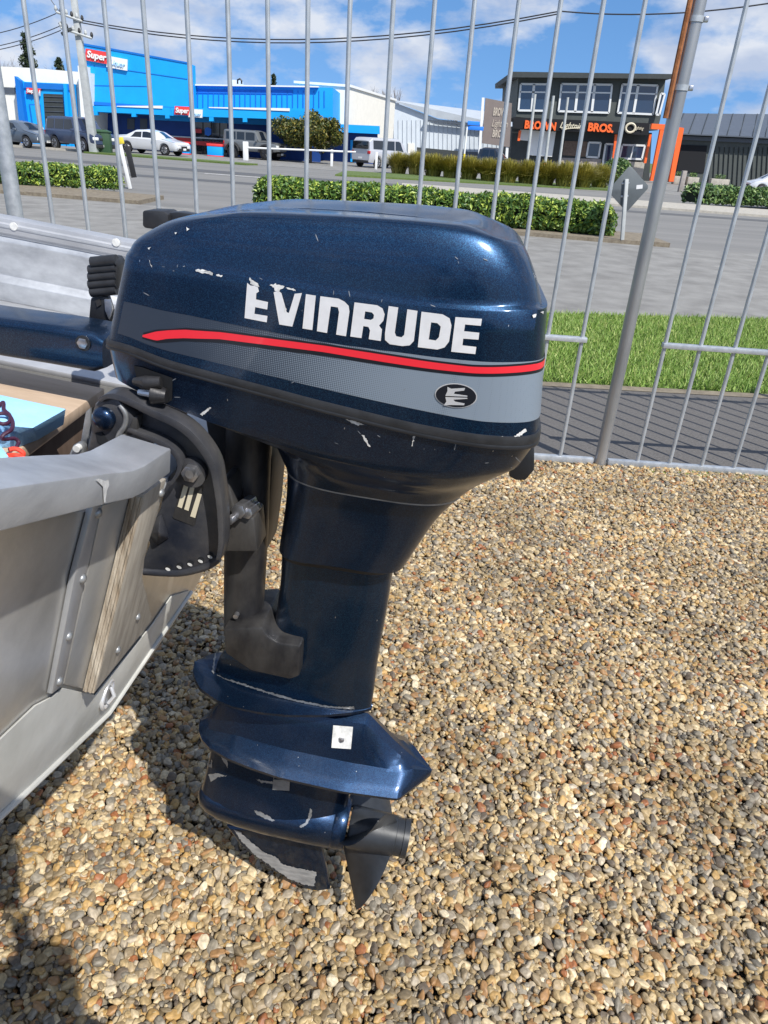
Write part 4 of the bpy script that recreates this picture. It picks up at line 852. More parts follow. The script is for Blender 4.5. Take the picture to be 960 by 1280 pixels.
def rz_(a_): return rl[0].z + sl_ * (a_ - rl[0].x)
A0, A1 = -2.6, -.44
def strip(name, prof, m, bevel=.001, parent=boat, a0=A0, a1=A1):
    return MB().loft([[Vector((a_, FWL + w, rz_(a_) + z)) for w, z in prof] for a_ in (a0, a1)]).build(name, m, parent, bevel=bevel)
rail_b = Ew(90, 311, FWL).z - rz_(Ew(90, 311, FWL).x)
gun = strip('gunwale', [(0, 0), (0, -.010), (-.004, -.012), (-.004, -.034), (0, -.036), (.0, -.042), (.055, -.042), (.055, 0)], M['alu_light'], .0015)
MB().loft([[Vector((a_, FWL - .0055, rz_(a_) + z)) , Vector((a_, FWL - .0035, rz_(a_) + z)), Vector((a_, FWL - .0035, rz_(a_) + z - .0035)), Vector((a_, FWL - .0055, rz_(a_) + z - .0035))] for a_ in (A0, A1) for z in (-.017,)]).build('gunwale_bead', M['alu_cap'], gun)
ledge_u = .955
fp = [Ew(x, y, FWL) for x, y in ((0, 374), (110, 399))]
lu = (fp[0].z + fp[1].z) / 2
mb = MB(); secs = []
for a_ in (A0, A1): secs.append([Vector((a_, FWL + .004, rz_(a_) - .04)), Vector((a_, FWL - .002, rz_(a_) - .055)), Vector((a_, FWL + .012, rz_(a_) - .14)), Vector((a_, FWL - .006, rz_(a_) - .155)), Vector((a_, FWL + .002, lu)), Vector((a_, FWL + .02, lu)), Vector((a_, FWL + .02, rz_(a_) - .04))])
side = mb.loft(secs).build('side_panel', M['alu_cap'], boat, bevel=.002)
il = [Ez(x, y, lu) for x, y in ((0, 447), (160, 484))]; wl = (il[0].y + il[1].y) / 2
MB().prism([(A0, wl, lu), (A1 - .03, wl, lu), (A1 - .03, FWL + .01, lu), (A0, FWL + .01, lu)], (0, 0, -.012)).build('side_ledge', M['alu_light'], boat, bevel=.003)
MB().prism([(A0, wl - .0, lu - .012), (A1 - .03, wl, lu - .012), (A1 - .03, wl + .01, lu - .012), (A0, wl + .01, lu - .012)], (0, 0, -.3)).build('ledge_face', M['alu'], boat)
for x, y in ((17, 283), (145, 303), (-110, 262)):
    p = Ew(x, y, FWL - .005); r_ = cyl(p, (0, 1, 0), .0095, .003, 18).build('rivet', M['zinc'], gun, smooth=True)
    cyl(p - Vector((0, .003, 0)), (0, 1, 0), .0035, .003, 10).build('rivet_pin', M['steel'], r_, smooth=True) if False else None
# stern bench and floor
BU = 1.0
b1, b2, b0 = Ez(131, 485, BU), Ez(84, 519, BU), Ez(0, 459, BU)
dr_ = (b2 - b1).normalized()
wst = min(b1.y, wl - .004)
bench_poly = [Vector((b1.x, wst, BU)), Vector((b1.x + dr_.x * (wst + .62), -.62, BU)), Vector((-1.35, -.62, BU)), Vector((-1.35, wst, BU))]
bench = MB().prism(bench_poly, (0, 0, -.022)).build('bench', M['bench'], boat, bevel=.003)
bx = bench_poly[0].x - .02
MB().prism([Vector((bx, wst - .002, BU - .0225)), Vector((bx + dr_.x * (wst + .60), -.60, BU - .0225)), Vector((-1.33, -.6, BU - .0225)), Vector((-1.33, wst - .002, BU - .0225))], (0, 0, -.2)).build('bench_box', M['brown'], boat, bevel=.003)
MB().prism([(-.50, -.5, .76), (-.50, .5, .76), (-3.0, .45, .78), (-3.0, -.45, .78)], (0, 0, -.012)).build('floor', M['brown'], boat)
TBN = bvh_of([side])
M['sprayorange'] = mat('faded_spray_paint', (0.60, 0.32, 0.25), 0.6, col2=(0.55, 0.47, 0.44), vscale=14)

# pale foam blocks and the coiled cord lying on the bench
FU = 1.045
fb = thing('foam_board', 'pale blue foam board with a cut corner lying on the wooden stern bench', 'foam board', mat=EM @ Matrix.Translation((0, 0, 0)))
top = [Ez(x, y, FU) for x, y in ((-60, 482), (0, 493), (83, 511), (41, 535), (0, 531), (-60, 524))]
bot = [Ez(x, y, FU - .045) for x, y in ((-60, 482), (0, 493), (80, 531), (48, 550), (22, 560), (-60, 560))]
bot[0] = top[0] - Vector((0, 0, .045)); bot[1] = top[1] - Vector((0, 0, .045))
MB().loft([bot, top]).build('board', M['foam'], fb, bevel=.002)
f2 = thing('foam_board', 'small pale blue foam offcut at the left edge in front of the cut foam board', 'foam board', mat=EM)
t2 = [Ez(x, y, 1.03) for x, y in ((-40, 540), (-2, 552), (11, 570), (0, 580), (-40, 590))]
MB().prism(t2, (0, 0, -.03)).build('board', M['foam'], f2, bevel=.002)
def coil(px, u, r_): return [Ez(x, y, u) for x, y in px]
def smooth_path(pts, n=6):
    q = []
    for i in range(len(pts) - 1):
        p0, p1_, p2_, p3 = pts[max(i - 1, 0)], pts[i], pts[i + 1], pts[min(i + 2, len(pts) - 1)]
        for j in range(n):
            t = j / n; q.append(.5 * ((2 * p1_) + (-p0 + p2_) * t + (2 * p0 - 5 * p1_ + 4 * p2_ - p3) * t * t + (-p0 + 3 * p1_ - 3 * p2_ + p3) * t ** 3))
    return q + [pts[-1]]
cd = thing('stop_cord', 'coiled maroon and red safety cord hanging over the pale blue foam board', 'cord', mat=EM)
c1 = [Ez(x, y, u) for x, y, u in ((-30, 505, 1.048), (-5, 508, 1.048), (4, 503, 1.052), (5, 512, 1.052), (12, 519, 1.051), (12, 527, 1.051), (4, 530, 1.051), (-6, 526, 1.052), (-12, 518, 1.052), (-2, 517, 1.053), (10, 518, 1.054), (16, 528, 1.052), (14, 537, 1.051), (5, 543, 1.048), (2, 548, 1.043),
                                  (8, 549, 1.038), (18, 548, 1.036), (23, 553, 1.030), (19, 560, 1.026), (11, 562, 1.023))]
MB().tube(smooth_path(c1), .0028, 8).build('dark_coil', M['cord'], cd, smooth=True)
c2 = [Ez(x, y, u) for x, y, u in ((11, 562, 1.025), (20, 561, 1.025), (29, 566, 1.020), (26, 570, 1.015), (14, 569, 1.014), (13, 572, 1.014), (22, 579, 1.010), (33, 579, 1.008), (36, 584, 1.000), (30, 590, 0.995), (20, 588, 0.995))]
MB().tube(smooth_path(c2), .0034, 8).build('red_coil', M['cordred'], cd, smooth=True)
c3 = [Ez(x, y, u) for x, y, u in ((10, 569, 1.016), (20, 569, 1.018), (29, 572, 1.014), (34, 579, 1.010), (38, 586, 1.000))]
MB().tube(smooth_path(c3), .0034, 8).build('red_coil', M['cordred'], cd, smooth=True)

# trailer under the hull, outside the frame to the left
tr = thing('boat_trailer', 'galvanised trailer carrying the dinghy, left of the frame', 'trailer', mat=Matrix.Translation((-2.3, 1.2, 0)))
for y in (-.35, .35):
    MB().box((0, y, .34), (2.6, .06, .08)).build('beam', M['galv'], tr, bevel=.004); MB().box((-.2, y * .95, .47), (1.6, .09, .16)).build('bunk', M['wood_grey'], tr, bevel=.01)
MB().tube([(-.2, -.72, .27), (-.2, .72, .27)], .025, 12).build('axle', M['galv'], tr, smooth=True)
for y in (-.8, .8):
    MB().tube([(-.2, y - .07, .27), (-.2, y - .06, .27), (-.2, y + .06, .27), (-.2, y + .07, .27)], [.2, .26, .26, .2], 28).build('wheel', M['tyre'], tr, smooth=True)
MB().tube([(-1.3, 0, .34), (-2.6, 0, .36)], .035, 10).build('drawbar', M['galv'], tr, smooth=True)
MB().box((-1.3, 0, .34), (.08, .74, .06)).build('cross_beam', M['galv'], tr, bevel=.004); MB().box((1.1, 0, .34), (.08, .74, .06)).build('cross_beam', M['galv'], tr, bevel=.004)

# ------------------------------------------------------------------ hedges and street plants
def leaves_mesh(name, P, size, m, parent=None, seed=1, up=.5, ratio=.8, fold=True, kind=None):
    """P: Nx3 leaf positions; every leaf is a small folded blade of its own"""
    rg = np.random.RandomState(seed); n = len(P); d = rg.normal(size=(n, 3)); d[:, 2] += up; d /= np.linalg.norm(d, axis=1)[:, None]
    t = rg.normal(size=(n, 3)); t -= (t * d).sum(1)[:, None] * d; t /= np.linalg.norm(t, axis=1)[:, None]; b_ = np.cross(d, t)
    s = (size * rg.uniform(.6, 1.3, n))[:, None]
    v = np.stack([P - t * s, P + b_ * s * ratio * .55 + d * s * .18, P + t * s, P - b_ * s * ratio * .55 + d * s * .18], 1).reshape(-1, 3)
    k = np.arange(n) * 4; f = np.stack([np.stack([k, k + 1, k + 2], 1), np.stack([k, k + 2, k + 3], 1)], 1).reshape(-1, 3)
    me = bpy.data.meshes.new(name); me.from_pydata(v.tolist(), [], f.tolist()); me.update(); me.materials.append(m)
    o = bpy.data.objects.new(name, me); COL.objects.link(o)
    if parent is not None: o.parent = parent
    if kind: o['kind'] = kind
    return o
def hedge(name, label, p0, p1, width, h, n, size, seed, m='ivy'):
    t = thing(name, label, 'hedge', (p0[0], p0[1], .03), 0, 'low leafy hedges along the street')
    rg = np.random.RandomState(seed); dx, dy = p1[0] - p0[0], p1[1] - p0[1]; ln = math.hypot(dx, dy); ux, uy = dx / ln, dy / ln
    s = rg.uniform(0, ln, n); q = rg.uniform(-.35 * math.pi, 1.35 * math.pi, n); rr = 1 - rg.exponential(.07, n)
    wob = np.array([noise.noise(Vector((x * .9, seed, 0))) * .14 + noise.noise(Vector((x * 3.1, seed, 4))) * .10 for x in s])
    endf = np.clip(np.minimum(s, ln - s) / (.28), 0, 1) ** .5
    hh = h * (1 + wob) * (.55 + .45 * endf); ww = width / 2 * (1 + wob) * (.5 + .5 * endf)
    cy = np.cos(q); sy = np.sin(q); a_ = np.sign(cy) * np.abs(cy) ** .7 * ww * rr; z = np.clip(hh / 2 + np.sign(sy) * np.abs(sy) ** .7 * hh / 2 * rr, .02, None)
    P = np.stack([s * ux - a_ * uy, s * uy + a_ * ux, z], 1) + rg.normal(size=(n, 3)) * .02
    leaves_mesh('foliage', P, size, M[m], t, seed)
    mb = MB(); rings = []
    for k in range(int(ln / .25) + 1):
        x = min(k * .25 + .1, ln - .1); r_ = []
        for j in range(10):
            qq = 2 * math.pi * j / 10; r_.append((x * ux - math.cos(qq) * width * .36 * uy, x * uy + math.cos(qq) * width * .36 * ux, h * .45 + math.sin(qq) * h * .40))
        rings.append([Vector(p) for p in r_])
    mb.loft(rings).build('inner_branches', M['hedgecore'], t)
    return t
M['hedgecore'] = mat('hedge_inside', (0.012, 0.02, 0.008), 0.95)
hl0, hl1 = G(-60, 226, 0.03), G(149, 238, 0.03)
hedge('hedge', 'short low hedge left of the boat, ending at the leaning white marker post', (hl0.x, hl0.y + .2), (hl1.x, hl1.y + .25), .75, .50, 9000, .052, 3)
hm0, hm1 = G(318, 258, 0.03), G(772, 297, 0.03)
hedge('hedge', 'long glossy leafy hedge behind the outboard motor cover, ending at the diamond sign', (hm0.x, hm0.y + .5), (hm1.x, hm1.y + .5), 1.0, .62, 20000, .062, 4)
hr0, hr1 = G(864, 257, -.05), G(1120, 268, -.05)
hedge('hedge', 'low pale green hedge on the far kerb at the right edge', (hr0.x, hr0.y + .4), (hr1.x, hr1.y + .4), 1.4, .75, 9000, .10, 5, 'ivy_back')
kr0, kr1 = G(690, 250, -.05), G(1200, 288, -.05)
sheet('far_verge', [(kr0.x - 6, kr0.y - .2), (kr1.x, kr1.y - 1), (kr1.x, kr1.y + 4), (kr0.x - 6, kr0.y + 4)], .02, M['concrete'], .08)

def tussock(x, y, h, r_, seed, label):
    rg = np.random.RandomState(seed); n = 1500; v = []; f = []
    for k in range(n):
        q = rg.uniform(0, 6.283); b0 = rg.uniform(0, .35) * r_; ln = rg.uniform(.75, 1.1) * h; lean = abs(rg.normal(0, .55)); wd = .03
        bx_, by_ = b0 * math.cos(q), b0 * math.sin(q); c, s = math.cos(q + rg.normal(0, .5)), math.sin(q + rg.normal(0, .5)); k0 = len(v)
        for j in range(4):
            t = j / 3; hx = r_ * lean * t * t; z = ln * (t - .35 * lean * t * t * t); w_ = wd * (1 - t * .85)
            v.append((bx_ + c * hx - s * w_, by_ + s * hx + c * w_, max(0, z))); v.append((bx_ + c * hx + s * w_, by_ + s * hx - c * w_, max(0, z)))
        for j in range(3): f.append((k0 + 2 * j, k0 + 2 * j + 1, k0 + 2 * j + 3, k0 + 2 * j + 2))
    me = bpy.data.meshes.new('tussock'); me.from_pydata(v, [], f); me.update(); me.materials.append(M['flax'])
    o = bpy.data.objects.new('tussock_grass', me); COL.objects.link(o); o.location = (x, y, -.03)
    return tag(o, label, 'tussock grass', 'golden tussock grasses in the bed across the road')
fx = [498, 520, 541, 563, 586, 610, 634, 657, 681, 704, 727, 748]
fb_ = [214, 216, 218, 220, 222, 224, 226, 227, 229, 231, 232, 232]
ft = [192, 191, 194, 196, 197, 199, 201, 202, 203, 204, 205, 207]
fl = ['leftmost clump of the row, beside the silver van', 'second clump from the left in the row beside the silver van', 'third clump from the left, below the pale shed', 'fourth clump from the left, left of the yellow-white sign post',
      'clump right of the yellow-white sign post', 'clump below the taupe billboard', 'clump right of the taupe billboard', 'clump at the foot of the leftmost grey pole', 'clump at the foot of the orange-footed pole',
      'clump at the foot of the third grey pole', 'clump in front of the shop door, left of the diamond sign', 'clump just behind the diamond sign']
for k, (x, yb, yt) in enumerate(zip(fx, fb_, ft)):
    p = G(x, yb + 3, -.03); h_ = AY(x, yt, p.y).z + .05; tussock(p.x, p.y, h_ * 1.05, 1.15, 60 + k, 'golden tussock grass, ' + fl[k])
g0, g1 = G(470, 222, -.04), G(770, 238, -.04)
sheet('grass_bed', [(g0.x - 2, g0.y - 1.0), (g1.x + .5, g1.y - .6), (g1.x + 1, g1.y + 5), (g0.x - 2, g0.y + 5)], .02, M['grassbase'], .08)
p = G(768, 232, -.03)
rg = np.random.RandomState(5)
sh = thing('shrub', 'dark green rounded shrub at the right end of the tussock row', 'shrub', (p.x, p.y, -.03))
Q = rg.normal(size=(2500, 3)); Q /= np.linalg.norm(Q, axis=1)[:, None]; Q = Q * (rg.uniform(.5, 1, 2500) ** .4)[:, None] * np.array([1.0, 1.0, .85]) + np.array([0, 0, .85])
leaves_mesh('foliage', Q, .12, M['ivy_back'], sh, 6); MB().tube([(0, 0, 0), (0, 0, .8)], .05, 6).build('stem', M['bark'], sh)

def tree(name, label, x, y, z0, h, cr, crown_z, n, size, m, seed, flat=(1, 1, .75), clumps=14, trunk=.12, group=None):
    t = thing(name, label, 'tree', (x, y, z0), 0, group); rg = np.random.RandomState(seed)
    C_ = []; tr_ = MB(); tr_.tube([(0, 0, 0), (rg.normal() * .05, 0, crown_z * .6), (rg.normal() * .1, 0, crown_z)], [trunk, trunk * .75, trunk * .5], 8)
    for k in range(clumps):
        d = rg.normal(size=3); d /= np.linalg.norm(d); r_ = cr * rg.uniform(.35, .8); c = np.array([d[0] * r_ * flat[0], d[1] * r_ * flat[1], crown_z + d[2] * r_ * flat[2]]); C_.append((c, cr * rg.uniform(.16, .34)))
        tr_.tube([(0, 0, crown_z * .65), tuple((np.array([0, 0, crown_z * .65]) + c) / 2 + rg.normal(size=3) * .08), tuple(c)], [trunk * .4, trunk * .25, trunk * .08], 5)
    tr_.build('trunk', M['bark'], t)
    P = []
    for c, r_ in C_:
        k = int(n / clumps); d = rg.normal(size=(k, 3)); d /= np.linalg.norm(d, axis=1)[:, None]; P.append(c + d * (r_ * rg.uniform(.3, 1.05, k) ** .5)[:, None])
    leaves_mesh('crown', np.concatenate(P), size, m, t, seed); return t
p = G(392, 199, -.05); tree('round_tree', 'round yellow-green tree behind the white rail between the grey four-wheel drive and the silver van', p.x + 1.2, 58, -.05, 4, 2.6, 2.0, 15000, .12, M['treeleaf'], 12, (1.1, .8, .42), 34)

# ------------------------------------------------------------------ street furniture
def wpt(x, y, Y): p = AY(x, y, Y); return p
dg = G(772, 300, .03)
ds = thing('road_sign', 'grey back of a diamond road sign on a white post beside the long hedge', 'road sign', (dg.x + .12, dg.y + .1, .03), R(8)); ds.rotation_euler = (0, R(-8), R(8))
MB().box((0, 0, .58), (.07, .06, 1.16)).build('post', M['palepole'], ds, bevel=.004)
c_ = .97; hw_ = .43
sgn = MB(); dia = [(-hw_, 0), (-.05, -hw_ + .0), (.05, -hw_), (hw_ + .02, -.05), (hw_ + .02, .05), (.04, hw_), (-.04, hw_)]
sgn.prism([(x + .07, .036, c_ + z * 1.0) for x, z in [(-.41, -.03), (-.03, -.41), (.03, -.41), (.41, -.03), (.41, .03), (.03, .41), (-.03, .41), (-.41, .03)]], (0, .004, 0)); sgn.build('sign_plate', M['signback'], ds, bevel=.001)
MB().box((.30, .034, c_ + .02), (.13, .002, .075)).build('sticker', M['whiteprint'], ds)
for z in (.84, 1.08): MB().box((0, .0335, z), (.16, .006, .035)).build('bracket_strap', M['steel'], ds, bevel=.001)
mg = G(163, 236, -.05)
mk = thing('marker_post', 'leaning white marker post with a black board and orange tag at the road edge', 'marker post', (mg.x, mg.y, -.05), R(0)); mk.rotation_euler = (0, R(-9), 0)
MB().box((0, 0, .55), (.09, .06, 1.1)).build('post', M['white'], mk, bevel=.006); MB().box((.16, .05, .66), (.15, .03, .78)).build('board', M['trim'], mk, bevel=.004)
MB().box((.05, 0, 1.2), (.14, .05, .16)).build('tag', M['yellow'], mk, bevel=.01); MB().box((-.10, .02, 1.18), (.06, .05, .26)).build('blue_tag', M['blueprint'], mk, bevel=.01)
gb = G(180, 190, 0.0)
gx = thing('utility_cabinet', 'dark green utility cabinet in front of the white sedan', 'cabinet', (gb.x, 47.5, 0), R(4))
MB().box((0, 0, .55), (.95, .5, 1.1)).build('body', M['greenbox'], gx, bevel=.02); MB().loft([[Vector((sx * .51 * k, sy * .29 * k, z)) for sx, sy in ((-1, -1), (1, -1), (1, 1), (-1, 1))] for k, z in ((1, 1.1), (1, 1.15), (.5, 1.24))]).build('lid', M['greenbox'], gx)
MB().box((0, -.252, .55), (.02, .006, 1.0)).build('door_seam', M['trim'], gx)
sheet('roadside_grass', [(-19, 46.5), (-9.2, 45.2), (-8.8, 46.6), (-19, 49.5)], .03, M['grassbase'], .1)

# white rail fence with its posts
rf = thing('rail_fence', 'low white rail fence with square posts under the round tree', 'fence', (0, 0, 0))
Yr = 54
for x, yt, yb, wd in ((307, 177, 204, .32), (383, 187, 206, .16), (415, 187, 206, .16), (471, 190, 207, .16)):
    a_, b_ = AY(x, yt, Yr), AY(x, yb, Yr); MB().box((a_.x, Yr, (a_.z - .05) / 2), (wd, wd, a_.z + .05)).build('rail_post', M['white'], rf, bevel=.01)
a_, b_ = AY(307, 184.5, Yr), AY(445, 190, Yr); MB().tube([(a_.x, Yr - .12, a_.z), (b_.x, Yr - .12, b_.z)], .055, 8).build('rail', M['white'], rf)

def pole(x0, y0, x1, y1, Y, r_, label, m='palepole', foot=None, group='tall poles in the tussock bed'):
    a_, b_ = AY(x0, y0, Y), AY(x1, y1, Y); t = thing('tall_pole', label, 'pole', (b_.x, Y, -.03), 0, group)
    MB().tube([(0, 0, 0), (a_.x - b_.x, 0, a_.z)], [r_, r_ * .85], 10).build('shaft', M[m], t, smooth=True)
    if foot: MB().tube([(0, 0, 0), ((a_.x - b_.x) * .16, 0, 1.1)], [r_ * 1.15, r_ * 1.15], 10).build('painted_foot', M['orange'], t, smooth=True)
    return t
pole(669, 117, 659, 205, 52, .10, 'grey pole left of the brown brothers shop sign, leftmost of three'); pole(692, 119, 681, 210, 52, .10, 'grey pole with an orange foot crossing the large orange word', foot=True)
pole(710, 121, 699, 209, 52, .09, 'grey pole crossing the cream script word on the shop fascia')
yp = AY(577, 160, 46); pp_ = thing('street_sign', 'yellow and white post carrying two blue street name blades', 'street sign', (G(578, 224).x, 46, 0))
MB().tube([(0, 0, 0), (0, 0, 2.7)], .05, 8).build('post', M['white'], pp_, smooth=True); MB().tube([(0, 0, 0), (0, 0, 1.3)], .056, 8).build('yellow_sleeve', M['yellow'], pp_, smooth=True)
MB().box((.45, 0, 2.62), (.95, .03, .2)).build('name_blade', M['blueprint'], pp_, bevel=.005); MB().box((.35, .05, 2.86), (.8, .03, .2), Matrix.Rotation(.5, 3, 'Z')).build('name_blade', M['blueprint'], pp_, bevel=.005)
wp = G(881, 243, 0); wpo = thing('wooden_post', 'short weathered post at the left end of the right hand hedge', 'post', (wp.x - .5, wp.y + 3, -.03))
MB().box((0, 0, .55), (.28, .28, 1.35)).build('timber', M['wood_grey'], wpo, bevel=.02)

# ------------------------------------------------------------------ lettering
def text(body, x, y, z, size, m, parent, name='lettering', rz=0.0, bold=.02, sx=1.0, shear=0.0, depth=.02, align='LEFT', rx=math.pi / 2):
    cu = bpy.data.curves.new('t', 'FONT'); cu.body = body; cu.size = size; cu.offset = bold * size; cu.extrude = depth; cu.shear = shear; cu.align_x = align; cu.resolution_u = 3
    to = bpy.data.objects.new('t', cu); COL.objects.link(to); bpy.context.view_layer.update()
    me = bpy.data.meshes.new_from_object(to.evaluated_get(bpy.context.evaluated_depsgraph_get())); bpy.data.objects.remove(to); me.materials.clear(); me.materials.append(m)
    o = bpy.data.objects.new(name, me); COL.objects.link(o); o.parent = parent; o.location = (x, y, z); o.rotation_euler = (rx, 0, rz); o.scale = (sx, 1, 1); return o
def fit_text(body, px0, px1, pybase, ptop, Y, m, parent, org, proud=.05, **k):
    """lettering that fills a measured stretch of a facade"""
    a_, b_ = AY(px0, pybase, Y), AY(px1, pybase + (px1 - px0) * .045, Y); t = AY(px0, ptop, Y)
    cap_h = t.z - a_.z; o = text(body, a_.x - org[0], Y - proud - org[1], a_.z - org[2], cap_h / .70, m, parent, **k)
    w_ = max(v.co.x for v in o.data.vertices) - min(v.co.x for v in o.data.vertices); o.scale[0] = (b_.x - a_.x) / w_
    return o

# ------------------------------------------------------------------ buildings
def fpoly(px, Y, depth, name, m, parent, org, bevel=0):
    pts = [AY(x, y, Y) - Vector(org) for x, y in px]; return MB().prism(pts, (0, depth, 0)).build(name, m, parent, bevel=bevel)
def wbox(x0, x1, y0, y1, z0, z1, name, m, parent, org=(0, 0, 0), bevel=0):
    return MB().box(((x0 + x1) / 2 - org[0], (y0 + y1) / 2 - org[1], (z0 + z1) / 2 - org[2]), (abs(x1 - x0), abs(y1 - y0), abs(z1 - z0))).build(name, m, parent, bevel=bevel)
X = lambda x, y, Y: AY(x, y, Y).x
Zz = lambda x, y, Y: AY(x, y, Y).z
# --- bright blue shop
YB = 62.0; O1 = (X(236, 190, YB), YB, 0)
bs_ = thing('shop_building', 'bright blue shop with a tall sloping block, canopy and red Super signs', 'shop', O1)
xL, xM, xR = X(103, 150, YB), X(233, 150, YB), X(416, 150, YB)
# tall block
tl = [(102, 54.5), (234, 78.5), (234, 106), (232, 145), (110, 139)]
fpoly([(102, 54.5), (234, 78.5), (236, 146), (111, 139.5)], YB - 2.6, 2.2, 'tall_block', M['blue'], bs_, O1)
fpoly([(102, 53.5), (234, 77.5), (234, 79.5), (102, 56)], YB - 2.65, .3, 'roof_trim', M['blue2'], bs_, O1)
fpoly([(105, 79.5), (234, 98.3), (234, 99.2), (105, 80.4)], YB - 2.63, .2, 'wall_joint', M['blue2'], bs_, O1)
fpoly([(108, 106.2), (188, 107.6), (188, 108.2), (108, 106.9)], YB - 2.63, .2, 'wall_joint', M['blue2'], bs_, O1)
# upper wall of the low wing, with its parapet
fpoly([(193, 106), (416, 109.5), (416, 160), (193, 150)], YB - .3, 10, 'upper_wall', M['blue'], bs_, O1)
fpoly([(192, 104.3), (398, 107.5), (398, 109.2), (192, 106.2)], YB - .62, .5, 'parapet_cap', M['white'], bs_, O1)
fpoly([(196, 111), (366, 112.5), (366, 117.5), (196, 116)], YB - .36, .1, 'parapet_shade', M['blue2'], bs_, O1)  # darker blue strip painted for the shade under the parapet
for k in range(26):
    x = 240 + k * 6.6; fpoly([(x, 112.5 + k * .03), (x + .8, 112.5 + k * .03), (x + .8, 134), (x, 134)], YB - .36, .08, 'cladding_rib', M['blue2'], bs_, O1)
# canopy
fpoly([(108, 132), (214, 134.5), (215, 144.5), (110, 139)], YB - 3.1, .35, 'canopy_fascia', M['blue'], bs_, O1)
fpoly([(212, 134.5), (398, 138.5), (398, 150.5), (214, 144.5)], YB - 3.1, .35, 'canopy_fascia', M['blue'], bs_, O1)
zc = Zz(250, 142, YB - 3.1)
wbox(X(108, 140, YB - 3), X(398, 145, YB - 3), YB - 2.74, YB - .02, zc + .1, zc + .3, 'canopy_roof', M['blue2'], bs_, O1)
for a_, b_ in ((146, 203), (261, 362)):
    fpoly([(a_, 132.3 + (a_ - 146) * .013), (b_, 131.0 + (b_ - 146) * .02), (b_, 134.6 + (b_ - 146) * .02), (a_, 133.3 + (a_ - 146) * .013)], YB - 3.16, .12, 'light_strip', M['white'], bs_, O1)
for x, y in ((119, 139.5), (167, 141.5), (209, 143.5), (264, 147), (306, 148)):
    fpoly([(x - 2.6, y - .5), (x + 2.6, y - .5), (x + 2.6, y + 4.5), (x - 2.6, y + 4.5)], YB - 3.2, .4, 'canopy_block', M['blue'], bs_, O1)
# shaded shop front
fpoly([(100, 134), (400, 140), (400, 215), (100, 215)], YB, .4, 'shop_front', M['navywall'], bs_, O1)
fpoly([(242, 149), (284, 151), (284, 196), (242, 194)], YB - .08, .1, 'entrance_glass', M['glassdark'], bs_, O1)
for x in (253, 263.5, 274):
    fpoly([(x, 150), (x + .9, 150), (x + .9, 196), (x, 196)], YB - .14, .08, 'door_frame', M['trim'], bs_, O1)
fpoly([(204, 170), (242, 173), (242, 178), (204, 175)], YB - .07, .1, 'red_band', M['signred'], bs_, O1); fpoly([(242, 176), (285, 178.5), (285, 184), (242, 181)], YB - .16, .1, 'red_band', M['signred'], bs_, O1)
fpoly([(204, 169), (285, 173.5), (285, 175), (204, 170.5)], YB - .2, .1, 'white_line', M['white'], bs_, O1)
fpoly([(244, 161), (252, 161.5), (252, 166.5), (244, 166)], YB - .12, .05, 'red_poster', M['signred'], bs_, O1)
fpoly([(256, 160), (260, 159), (264, 161), (264, 168), (260, 170), (256, 168)], YB - .16, .05, 'round_poster', M['blueprint'], bs_, O1)
for x in (159, 175):
    fpoly([(x, 148), (x + 9, 148.4), (x + 9, 162), (x, 161.6)], YB - .06, .08, 'louvre_vent', M['roofgrey'], bs_, O1)
def red_white_sign(x0, y0, x1, y1, split, Y, slope, hgt, parent, org, size_ok=True):
    s = lambda x: (x - x0) * slope
    b_ = fpoly([(x0, y0), (split + 2, y0 + s(split)), (split, y1 + s(split)), (x0 - .5, y1)], Y, .15, 'red_panel', M['signred'], parent, org)
    fpoly([(split + .3, y0 + s(split) + hgt * .25), (x1, y0 + s(x1) + hgt * .25), (x1 - .5, y1 + s(x1) + hgt * .22), (split - 1.5, y1 + s(split) + hgt * .22)], Y - .03, .15, 'white_panel', M['white'], parent, org)
    a_, c_ = AY(x0 + (split - x0) * .07, y1 - hgt * .24 + 0, Y), AY(split - (split - x0) * .03, y1 - hgt * .24 + s(split), Y)
    ang = math.atan2(c_.z - a_.z, c_.x - a_.x); o = text('Super', 0, 0, 0, 1, M['white'], parent, bold=.03, shear=.15, depth=.03)
    w_ = max(v.co.x for v in o.data.vertices); o.location = (a_.x - org[0], Y - .06 - org[1], a_.z - org[2]); sc_ = (c_ - a_).length / w_; hh = (AY(x0, y0, Y).z - AY(x0, y1, Y).z) * .62 / .75
    o.scale = (sc_, hh, 1); o.rotation_euler = (math.pi / 2, -ang, 0)
    a_, c_ = AY(split + (x1 - split) * .15, y1 + s(split) - hgt * .05 + 1, Y), AY(x1 - (x1 - split) * .1, y1 + s(x1) - hgt * .05 + 1, Y)
    o = text('Liquor', 0, 0, 0, 1, M['pale_blue_print'], parent, bold=.01, shear=.15, depth=.03); w_ = max(v.co.x for v in o.data.vertices); o.location = (a_.x - org[0], Y - .07 - org[1], a_.z - org[2])
    o.scale = ((c_ - a_).length / w_, hh * .8, 1); o.rotation_euler = (math.pi / 2, -math.atan2(c_.z - a_.z, c_.x - a_.x), 0)
red_white_sign(107, 60.5, 159, 75, 134.5, YB - 2.75, .19, 16, bs_, O1); red_white_sign(218.5, 132.5, 253, 143, 237, YB - 3.3, .06, 10, bs_, O1)
wbox(X(278, 100, YB), X(292, 100, YB), YB + 2, YB + 3.5, Zz(285, 105, YB), Zz(285, 97, YB), 'roof_unit', M['white'], bs_, O1)
MB().tube([tuple(AY(297, 105, YB) - Vector(O1)), tuple(AY(297, 100, YB) - Vector(O1)), tuple(AY(300, 98.5, YB) - Vector(O1)), tuple(AY(302, 101, YB) - Vector(O1)), tuple(AY(302, 105, YB) - Vector(O1))], .07, 6).build('roof_pipe', M['trim'], bs_)
